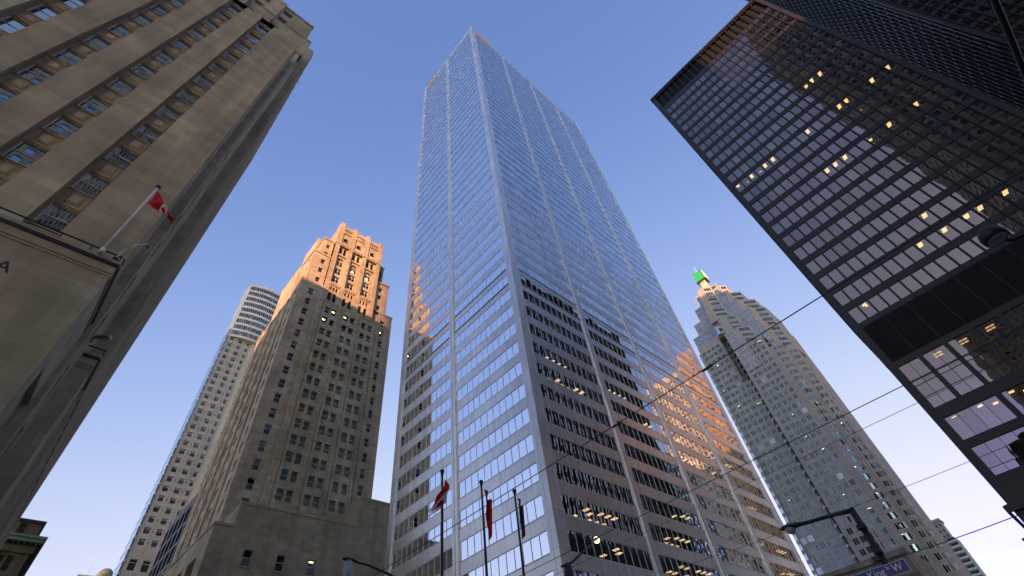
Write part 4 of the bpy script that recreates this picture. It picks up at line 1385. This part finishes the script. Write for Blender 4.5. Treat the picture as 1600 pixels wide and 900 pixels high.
# ================================================================== city round the camera: mirrored towers, and blocks added to stop the low sun
def city_block(name, label, cat, x0, x1, y0, y1, h, mat, faces, pitch_u, pitch_z, ww, wh, gm='teal_glass', z0=4, mulls=0, group=None, rm='room_dark'):
    t = thing(name, label, cat, ((x0 + x1) / 2, (y0 + y1) / 2, 0), group)
    mb = MB(); W_ = Windows()
    spec = {'-x': (Face((x0, y0), (0, 1), (-1, 0)), y1 - y0), '+x': (Face((x1, y0), (0, 1), (1, 0)), y1 - y0), '-y': (Face((x0, y0), (1, 0), (0, -1)), x1 - x0), '+y': (Face((x0, y1), (1, 0), (0, 1)), x1 - x0)}
    for k, (F, L) in spec.items():
        ops = []
        if k in faces:
            n = int((L - 1) / pitch_u); s0 = (L - n * pitch_u) / 2
            for i in range(n):
                z = z0
                while z + wh < h - 3:
                    a = s0 + pitch_u * i + (pitch_u - ww) / 2
                    ops.append((a, a + ww, z, z + wh))
                    W_.add(F, a, a + ww, z, z + wh, d=-.25, mulls=[a + ww * (q + 1) / (mulls + 1) for q in range(mulls)], gm=gm, rm=rm, bw=.08, rd=1.5, rim=False)
                    z += pitch_z
        wall(mb, F, 0, L, 0, h, ops, mat, .3 if ops else 0)
    roof(mb, x0, x1, y0, y1, h)
    mb.build('wall', t)
    mb = MB()
    for k, (F, L) in spec.items():
        F.box(mb, -.2, L + .2, -.3, .2, h - .2, h + .9, mat)
    mb.build('parapet', t)
    W_.build(t, subframe=False)
    return t

city_block('marble_tower', 'very tall marble clad tower mirrored in the black tower windows', 'tower', -75, -35.5, -88, -59, 300, 'white_marble', ('+x', '+y'), 3.4, 3.9, 2.0, 2.3)
city_block('sun_blocker', 'far block out of view, added to keep the low sun off the silver tower', 'tower', -522, -482, -350, -306, 345, 'buff_stone', ('+x',), 4, 4, 2.4, 2.2)  # unseen block added so the low sun misses the silver tower
city_block('sun_blocker', 'unseen block with square windows, added to shade the lower stone tower and bank tower', 'tower', -309, -269, -134, -88, 149, 'brown_stone', ('+x',), 4, 4, 2.4, 2.2)  # added out of view; its shadow covers the stone tower below its crown
city_block('sun_blocker', 'tall unseen block added to shade the pale hotel tower', 'tower', -342, -302, -85, -43, 250, 'buff_stone', ('+x',), 4, 4, 2.4, 2.2)  # unseen; put in to keep the sun off the pale hotel
city_block('sun_blocker', 'dark block out of view, added to shade the stepped granite tower', 'tower', -20, 12, -178, -98, 288, 'black_steel', ('+x', '+y'), 3, 3.8, 2.4, 2.2, 'bronze_glass')  # added to shade the stepped tower and darken the farther black tower's windows
city_block('tan_tower', 'sunlit tan tower mirrored in the silver tower', 'tower', 300, 338, -39, -23, 222, 'tan_cladding', ('-x', '+y'), 2.7, 3.7, 0.8, 2.2)
city_block('cream_tower', 'sunlit cream tower with dark lattice windows mirrored in the silver tower', 'tower', 304, 344, -74, -41, 214, 'cream_cladding', ('-x', '+y'), 2.4, 3.7, 1.4, 2.8, mulls=1)
city_block('grey_block', 'dark grey office block mirrored low in the silver tower', 'building', 214, 246, -62, -37, 118, 'brown_stone', ('-x', '+y'), 3, 3.8, 2.0, 2.2)
city_block('sun_blocker', 'unseen brown block added to shade the lower part of the near black tower', 'tower', -228, -192, -242, -206, 157, 'brown_stone', ('+x',), 4, 4, 2.4, 2.2)  # unseen block added to hold sunlight off the near black tower's lower floors

city_block('sun_blocker', 'dark unseen block added to shade the lower tan and cream towers', 'tower', 57, 97, -222, -174, 180, 'black_steel', ('+y',), 3, 3.8, 2.4, 2.2, 'bronze_glass')  # added out of view to shade the lower tan and cream towers
city_block('dark_reflection_block', 'low stone corner building on the near side of the crossing', 'building', -40, -6, -52, -5, 44, 'brown_stone', ('+x', '+y'), 3.4, 4.0, 1.6, 2.4)  # added behind the camera so the black tower's low windows mirror something dark


# ================================================================== street furniture
def rod(name, parent, pts, r, mat, n=10, smooth=True):
    mb = MB(); mb.tube(pts, r, mat, n); return mb.build(name, parent, smooth)


def cobra_head(parent, p, q, lit=False, s=1.0):
    """a street luminaire at the end of an arm that runs p -> q; its bowl hangs under the far half"""
    p = Vector(p); q = Vector(q); d = (q - p).normalized(); side = d.cross(Vector((0, 0, 1))).normalized(); up = side.cross(d).normalized()
    mb = MB(); n = 12; base = []
    prof = [(-.02, .05, .05), (.10, .09, .07), (.25, .15, .10), (.45, .19, .12), (.65, .185, .11), (.78, .12, .08), (.84, .03, .03)]
    rings = []
    for t, w_, h_ in prof:
        c = q + d * (t * s)
        rings.append(len(mb.v))
        for k in range(n):
            a = 2 * math.pi * k / n
            mb.v.append(tuple(c + side * (w_ * s * math.cos(a)) + up * (h_ * s * (math.sin(a) if math.sin(a) > 0 else .35 * math.sin(a)))))
    i = mb.m('grey_metal' if lit else 'dark_metal')
    for a in range(len(rings) - 1):
        for k in range(n):
            mb.f.append((rings[a] + k, rings[a] + (k + 1) % n, rings[a + 1] + (k + 1) % n, rings[a + 1] + k)); mb.mi.append(i)
    mb.f.append(tuple(rings[0] + k for k in range(n))); mb.mi.append(i); mb.f.append(tuple(rings[-1] + k for k in range(n))); mb.mi.append(i)
    head = mb.build('lamp_head', parent, True)
    mb = MB(); c = q + d * (.52 * s)
    mb.ball(tuple(c - up * (.03 * s)), .17 * s, 'sodium_light' if lit else 'lamp_glass_off', 14, 8, sz=1.0)
    mb.build('lamp_bowl', head, True)
    return head


# lit lamp before the steel tower
t = thing('street_lamp', 'street lamp glowing orange on an arm before the silver tower corner', 'street lamp', (16.6, 14, 0), 'street lamps')
rod('pole', t, [(16.6, 14, 0), (16.6, 14, 1.2), (16.6, 14, 8.1)], [.15, .11, .09], 'dark_metal')
rod('collar', t, [(16.6, 14, 7.55), (16.6, 14, 7.7), (16.6, 14, 8.05), (16.6, 14, 8.3), (16.6, 14, 8.45)], [.10, .16, .19, .15, .07], 'dark_metal', 14)
rod('arm', t, [(16.2, 14, 8.25), (16.9, 14, 8.5), (17.7, 14, 9.0), (18.55, 14, 9.5)], [.045, .05, .045, .04], 'dark_metal', 8)
cobra_head(t, (17.7, 14, 9.0), (18.55, 14, 9.52), True, .82)
# unlit lamp before the stone podium
t = thing('street_lamp', 'unlit street lamp with a pale glass bowl before the stone podium', 'street lamp', (12.6, 20, 0), 'street lamps')
rod('pole', t, [(12.6, 20, 0), (12.6, 20, 1.2), (12.6, 20, 9.0)], [.15, .11, .08], 'dark_metal')
rod('arm', t, [(12.6, 20, 8.9), (11.9, 20, 9.22), (10.8, 20, 9.45), (10.3, 20, 9.48)], [.05, .05, .045, .04], 'dark_metal', 8)
h_ = cobra_head(t, (10.8, 20, 9.45), (10.35, 20, 9.48), False, .85)
rod('lens', h_, [(9.93, 20, 9.42), (9.93, 20, 9.0), (9.93, 20, 8.55)], [.19, .2, .17], 'lamp_glass_off', 14)
# lamp post with the elbow, carrying the street sign
t = thing('street_lamp', 'dark street lamp with a right angled arm above the blue street sign', 'street lamp', (17.0, 3.42, 0), 'street lamps')
rod('pole', t, [(17, 3.42, 0), (17, 3.42, 1.2), (17, 3.42, 6.5)], [.14, .095, .085], 'dark_metal', 12)
rod('arm', t, [(17, 3.35, 6.52), (17, 3.9, 6.6), (17, 5.0, 6.7)], [.07, .055, .05], 'dark_metal', 10)
cobra_head(t, (17, 4.2, 6.63), (17, 4.78, 6.68), False, .92)
for z in (6.0, 5.35):
    rod('bracket', t, [(16.98, 3.42, z), (16.98, 3.42, z + .09)], .115, 'dark_metal', 12)
mb = MB(); mb.box(16.8, 16.95, 3.44, 3.62, 5.2, 5.32, 'dark_metal'); mb.build('clamp', t)
# the sign
t = thing('street_sign', 'blue street name sign reading King St W in white letters', 'street sign', (16.82, 3.55, 4.6))
mb = MB(); mb.box(16.80, 16.83, 2.93, 4.35, 4.79, 5.075, 'sign_white'); mb.build('plate', t)
Fs_ = Face((16.80, 4.335), (0, -1), (-1, 0))
mb = MB(); Fs_.box(mb, .012, 1.392, .003, .006, .012 + 4.79, 5.063, 'sign_blue'); mb.build('sign_face', t)
letters('King', .24, Fs_, .40, 4.865, .009, 'sign_white', 'lettering', t, depth=.001)
letters('St', .11, Fs_, .89, 4.955, .009, 'sign_white', 'lettering', t, depth=.001)
letters('W', .24, Fs_, 1.03, 4.865, .009, 'sign_white', 'lettering', t, depth=.001)
# lamp close overhead
t = thing('street_lamp', 'black lamp with a grey round lens hanging close overhead against the black tower', 'street lamp', (3.0, -2.72, 0), 'street lamps')
rod('pole', t, [(3.0, -2.72, 0), (3.0, -2.72, 1.2), (3.0, -2.72, 6.5)], [.13, .10, .075], 'dark_metal', 12)
rod('arm', t, [(2.95, -2.72, 6.5), (3.98, -2.76, 6.55), (5.2, -2.84, 6.55), (6.83, -2.92, 6.55), (8.0, -2.86, 6.55), (8.75, -2.55, 6.58), (8.79, -2.25, 6.62), (8.6, -2.1, 6.66)], [.032, .03, .03, .03, .03, .028, .026, .026], 'dark_metal', 10)
rod('housing', t, [(8.43, -2.07, 6.80), (8.43, -2.07, 6.74), (8.43, -2.07, 6.64), (8.43, -2.07, 6.55)], [.06, .13, .165, .16], 'dark_metal', 20)
mb = MB(); mb.ball((8.43, -2.07, 6.552), .135, 'lamp_glass_off', 18, 8, sz=.25); mb.build('lens', t, True)

# trolley and span wires
def wire(label, x, z, y0, y1, r, sag=0.0, clips=()):
    mb = MB(); n = 16
    pts = [(x + dx_ * 0, y0 + (y1 - y0) * i / n, z - sag * (1 - (2 * i / n - 1) ** 2)) for i, dx_ in ((i, 0) for i in range(n + 1))]
    mb.tube(pts, r, 'dark_metal', 6)
    t_ = thing('overhead_wire', label, 'wire', (x, y0, z), 'wires over the street')
    mb.build('cable', t_, True)
    for y in clips:
        k = min(n - 1, max(0, int((y - y0) / (y1 - y0) * n)))
        f = (y - y0) / (y1 - y0) * n - k
        zz = pts[k][2] + (pts[k + 1][2] - pts[k][2]) * f
        mb = MB(); mb.tube([(x, y - .14, zz - .015), (x, y + .14, zz - .015)], .032, 'dark_metal', 8); mb.build('clip', t_, True)

wire('topmost black wire crossing the silver tower diagonally', 10.0, 8.33, -30, 40, .013, clips=(3.07, 5.9))
wire('second black wire down crossing the stepped granite tower', 15.0, 8.12, -30, 40, .012, clips=())
wire('thin black wire running just under the second wire', 16.6, 8.22, -30, 40, .007)
wire('thin steep wire meeting the black tower low down', 22.0, 8.45, -12, 13, .009, sag=.45)
wire('lowest thick wire sagging over the pale distant apartment tower', 30.0, 8.55, -8, 15, .019, sag=.75)

# flags
def flag(parent, name, f, nu=44, nv=18, mats=('flag_red', 'flag_white', 'flag_red'), leaf=True):
    leafp = [(0, .42), (.07, .28), (.15, .32), (.12, .08), (.22, .18), (.25, .13), (.38, .15), (.34, .02), (.40, -.02), (.22, -.18), (.24, -.24), (.02, -.21), (.03, -.42), (-.03, -.42), (-.02, -.21), (-.24, -.24), (-.22, -.18), (-.40, -.02), (-.34, .02), (-.38, .15), (-.25, .13), (-.22, .18), (-.12, .08), (-.15, .32), (-.07, .28)]
    def inside(x, y):
        c = False; j = len(leafp) - 1
        for i in range(len(leafp)):
            xi, yi = leafp[i]; xj, yj = leafp[j]
            if (yi > y) != (yj > y) and x < (xj - xi) * (y - yi) / (yj - yi) + xi: c = not c
            j = i
        return c
    mb = MB(); n0 = 0
    for i in range(nu + 1):
        for j in range(nv + 1):
            mb.v.append(tuple(f(i / nu, j / nv)))
    for i in range(nu):
        for j in range(nv):
            uu = (i + .5) / nu; vv = (j + .5) / nv
            m = mats[0] if uu < .25 else (mats[1] if uu < .75 else mats[2])
            if leaf and inside((uu - .5) * 2.0, vv - .5): m = mats[0]
            a = i * (nv + 1) + j
            mb.f.append((a, a + nv + 1, a + nv + 2, a + 1)); mb.mi.append(mb.m(m))
    return mb.build(name, parent, True)


# flag pole on the banking hall roof
px, py, pz0, pz1 = -4.72, 26.72, 26.15, 33.3
t = thing('flagpole', 'white flagpole standing on the stone banking hall roof', 'flagpole', (px, py, pz0))
rod('pole', t, [(px, py, pz0), (px, py, pz1)], [.085, .06], 'white_paint', 12)
mb = MB(); mb.ball((px, py, pz1 + .13), .17, 'dark_metal', 14, 8); mb.build('finial', t, True)
mb = MB(); mb.tube([(px, py, 25.9), (px, py, 26.3)], .14, 'white_paint', 12); mb.build('socket', t, True)
def f1(a, b):
    # the cloth hangs in folds: most of the white lies in the turn of the fold
    w_ = a * 2.0 if a < .25 else (.5 + (a - .25) * .5 if a < .75 else .75 + (a - .75))
    hoist = 1.55 * (1 - .70 * w_)
    x = px + .10 + 1.75 * w_ + .10 * math.sin(7 * w_ + 3 * b)
    z = pz1 - .35 - 2.25 * w_ ** 1.1 - hoist * b + .10 * math.sin(9 * w_ + 5 * b) * w_
    y = py - .05 - .45 * w_ * b + .32 * math.sin(7.5 * w_ + 5.5 * b) * w_ - .15 * w_
    return (x, y, z)
t = thing('flag', 'red and white maple leaf flag flying from the pole on the banking hall roof', 'flag', (px, py, pz1 - 2), 'maple leaf flags')
flag(t, 'cloth', f1)

# three poles along the kerb
for k, (fx, fz, lab, flab) in enumerate(((18.32, 17.75, 'tall dark flagpole nearest the stone podium, before the silver tower', 'limp red flag on the flagpole nearest the stone podium'),
                                         (21.75, 17.85, 'tall dark flagpole between two others before the silver tower', 'dark red furled flag on the middle flagpole'),
                                         (25.0, 17.95, 'tall dark flagpole nearest the corner of the silver tower', 'tightly furled dark flag on the flagpole nearest the tower corner'))):
    fy = 25.0
    t = thing('flagpole', lab, 'flagpole', (fx, fy, 0), 'flagpoles before the silver tower')
    rod('pole', t, [(fx, fy, 0), (fx, fy, 6), (fx, fy, fz)], [.13, .11, .07], 'dark_metal', 12)
    mb = MB(); mb.ball((fx, fy, fz + .12), .16, 'dark_metal', 12, 8, sz=.9); mb.build('finial', t, True)
    rod('truck', t, [(fx, fy, fz - .12), (fx, fy, fz)], .1, 'dark_metal', 10)
    L_, w0, dr = ((2.5, .95, 2.9), (2.1, .42, 3.1), (1.5, .22, 2.6))[k]
    t = thing('flag', flab, 'flag', (fx, fy, fz - 4), 'limp flags on the three flagpoles')
    def ff(a, b, fx=fx, fz=fz, w0=w0, dr=dr, k=k):
        # hangs down: the fly end falls under the hoist
        top = fz - .45
        sg = 1 if k != 0 else (1 if a < .45 else 1 - 3.2 * (a - .45))
        if k == 0:
            q = .55 * a + .45 * b
            return (fx + .08 + .42 * math.sin(a * 2.6) * (1 - b) - 1.15 * q ** 1.5 - .38 * b + .07 * math.sin(13 * a + 5 * b), fy - .13 - .25 * math.sin(8 * a + 2 * b) - .1 * a, top - 3.0 * q ** .9 - .35 * math.sin(3.1 * a) * (1 - .5 * b))
        x = fx + .09 + w0 * (sg if k == 0 else 1) * math.sin(min(1, a * 1.25) * math.pi * .55) * (1 - .45 * b) + .07 * math.sin(14 * a + 4 * b)
        y = fy - .12 - .22 * math.sin(9 * a + 2 * b) * (1 - .3 * b) - .12 * a
        z = top - dr * (.25 * a + .55 * b + .35 * a * b) - .15 * math.sin(3 * a)
        return (x, y, z)
    flag(t, 'cloth', ff, 36, 20, mats=(('flag_red', 'flag_white', 'flag_red'), ('flag_maroon', 'flag_red', 'flag_red'), ('dark_metal', 'dark_metal', 'flag_maroon'))[k], leaf=(k == 0))

# small lamps on the banking hall roof
t = thing('gooseneck_lamp', 'small white curved lamp at the corner of the banking hall roof', 'lamp', (-4.0, 26.85, 26))
rod('neck', t, [(-4.0, 26.85, 25.95), (-3.98, 26.8, 26.5), (-3.85, 26.72, 27.0), (-3.6, 26.6, 27.45), (-3.35, 26.5, 27.62), (-3.18, 26.45, 27.66)], .035, 'white_paint', 8)
rod('lamp_shade', t, [(-3.25, 26.47, 27.72), (-3.1, 26.42, 27.66), (-3.0, 26.38, 27.55)], [.05, .12, .17], 'grey_metal', 12)
mb = MB(); mb.box(-4.12, -3.88, 26.75, 26.95, 25.98, 26.12, 'dark_metal'); mb.build('base', t)
t = thing('floodlight', 'grey floodlight on the side cornice of the banking hall', 'lamp', (-2.9, 34.6, 26))
rod('body', t, [(-3.3, 35.2, 26.45), (-3.1, 35.0, 26.42), (-2.75, 34.7, 26.36), (-2.5, 34.5, 26.32)], [.1, .15, .13, .19], 'grey_metal', 12)
rod('bracket', t, [(-3.3, 35.2, 25.95), (-3.3, 35.2, 26.4)], .04, 'dark_metal', 8)



# ------------------------------------------------------------------ world, sun, render settings
SUN_EL, SUN_AZ = 9.0, 35.0          # light travels towards azimuth 35 deg (from +X to +Y)
u = Vector((math.cos(D2R(SUN_AZ)) * math.cos(D2R(SUN_EL)), math.sin(D2R(SUN_AZ)) * math.cos(D2R(SUN_EL)), -math.sin(D2R(SUN_EL))))
sl = bpy.data.lights.new('sun', 'SUN')
sl.energy = 3.2
sl.angle = D2R(0.5)
sl.color = (1.0, 0.46, 0.22)
so = bpy.data.objects.new('sun', sl)
COL.objects.link(so)
so.rotation_euler = u.to_track_quat('-Z', 'Y').to_euler()
so.location = (-300, -200, 300)

w = bpy.data.worlds.new('World'); SC.world = w
w.use_nodes = True
nt = w.node_tree; nt.nodes.clear()
out = nt.nodes.new('ShaderNodeOutputWorld'); bg = nt.nodes.new('ShaderNodeBackground')
sky = nt.nodes.new('ShaderNodeTexSky'); sky.sky_type = 'NISHITA'; sky.sun_disc = False
sky.sun_elevation = D2R(SUN_EL)
# the sun stands opposite to the direction the light travels
sx, sy = -u.x, -u.y
sky.sun_rotation = math.atan2(sx, sy)
sky.altitude = 0; sky.air_density = 1.0; sky.dust_density = 0.4; sky.ozone_density = 2.6
bg.inputs[1].default_value = 0.10
# clear evening air: deep blue overhead, pale low down; the bright side of the sky by the sun keeps its strength
EXPO = 1.8
sp_ = nt.nodes.new('ShaderNodeSeparateXYZ'); nt.links.new(sky.outputs[0], sp_.inputs[0])
cm_ = nt.nodes.new('ShaderNodeCombineXYZ')
def mth(op, a, b=None):
    n_ = nt.nodes.new('ShaderNodeMath'); n_.operation = op
    for k_, v_ in enumerate((a, b)):
        if v_ is None: continue
        if isinstance(v_, (int, float)): n_.inputs[k_].default_value = v_
        else: nt.links.new(v_, n_.inputs[k_])
    return n_.outputs[0]
for i_, (a_, p_, t_) in enumerate(((1.17, 1.56, 0.80), (0.61, 1.28, 0.78), (0.76, 1.37, 0.70))):
    x_ = sp_.outputs[i_]
    y_ = mth('SUBTRACT', 1.0, mth('EXPONENT', mth('MULTIPLY', mth('POWER', x_, p_), -a_)))
    tail = mth('MULTIPLY', mth('MAXIMUM', mth('SUBTRACT', x_, 3.6), 0.0), t_)
    nt.links.new(mth('ADD', y_, tail), cm_.inputs[i_])
o_ = nt.nodes.new('ShaderNodeVectorMath'); o_.operation = 'SCALE'; o_.inputs['Scale'].default_value = 1.0 / (0.10 * 2 ** EXPO)
nt.links.new(cm_.outputs[0], o_.inputs[0])
nt.links.new(o_.outputs[0], bg.inputs[0]); nt.links.new(bg.outputs[0], out.inputs[0])

SC.view_settings.view_transform = 'Standard'
SC.view_settings.look = 'None'
SC.view_settings.gamma = 1.0
SC.view_settings.use_curve_mapping = False
SC.view_settings.exposure = EXPO
SC.cycles.max_bounces = 8
SC.cycles.transparent_max_bounces = 12
SC.cycles.use_denoising = True
SC.cycles.sample_clamp_indirect = 6.0
for o in list(SC.objects):
    if '_o' in o: del o['_o']
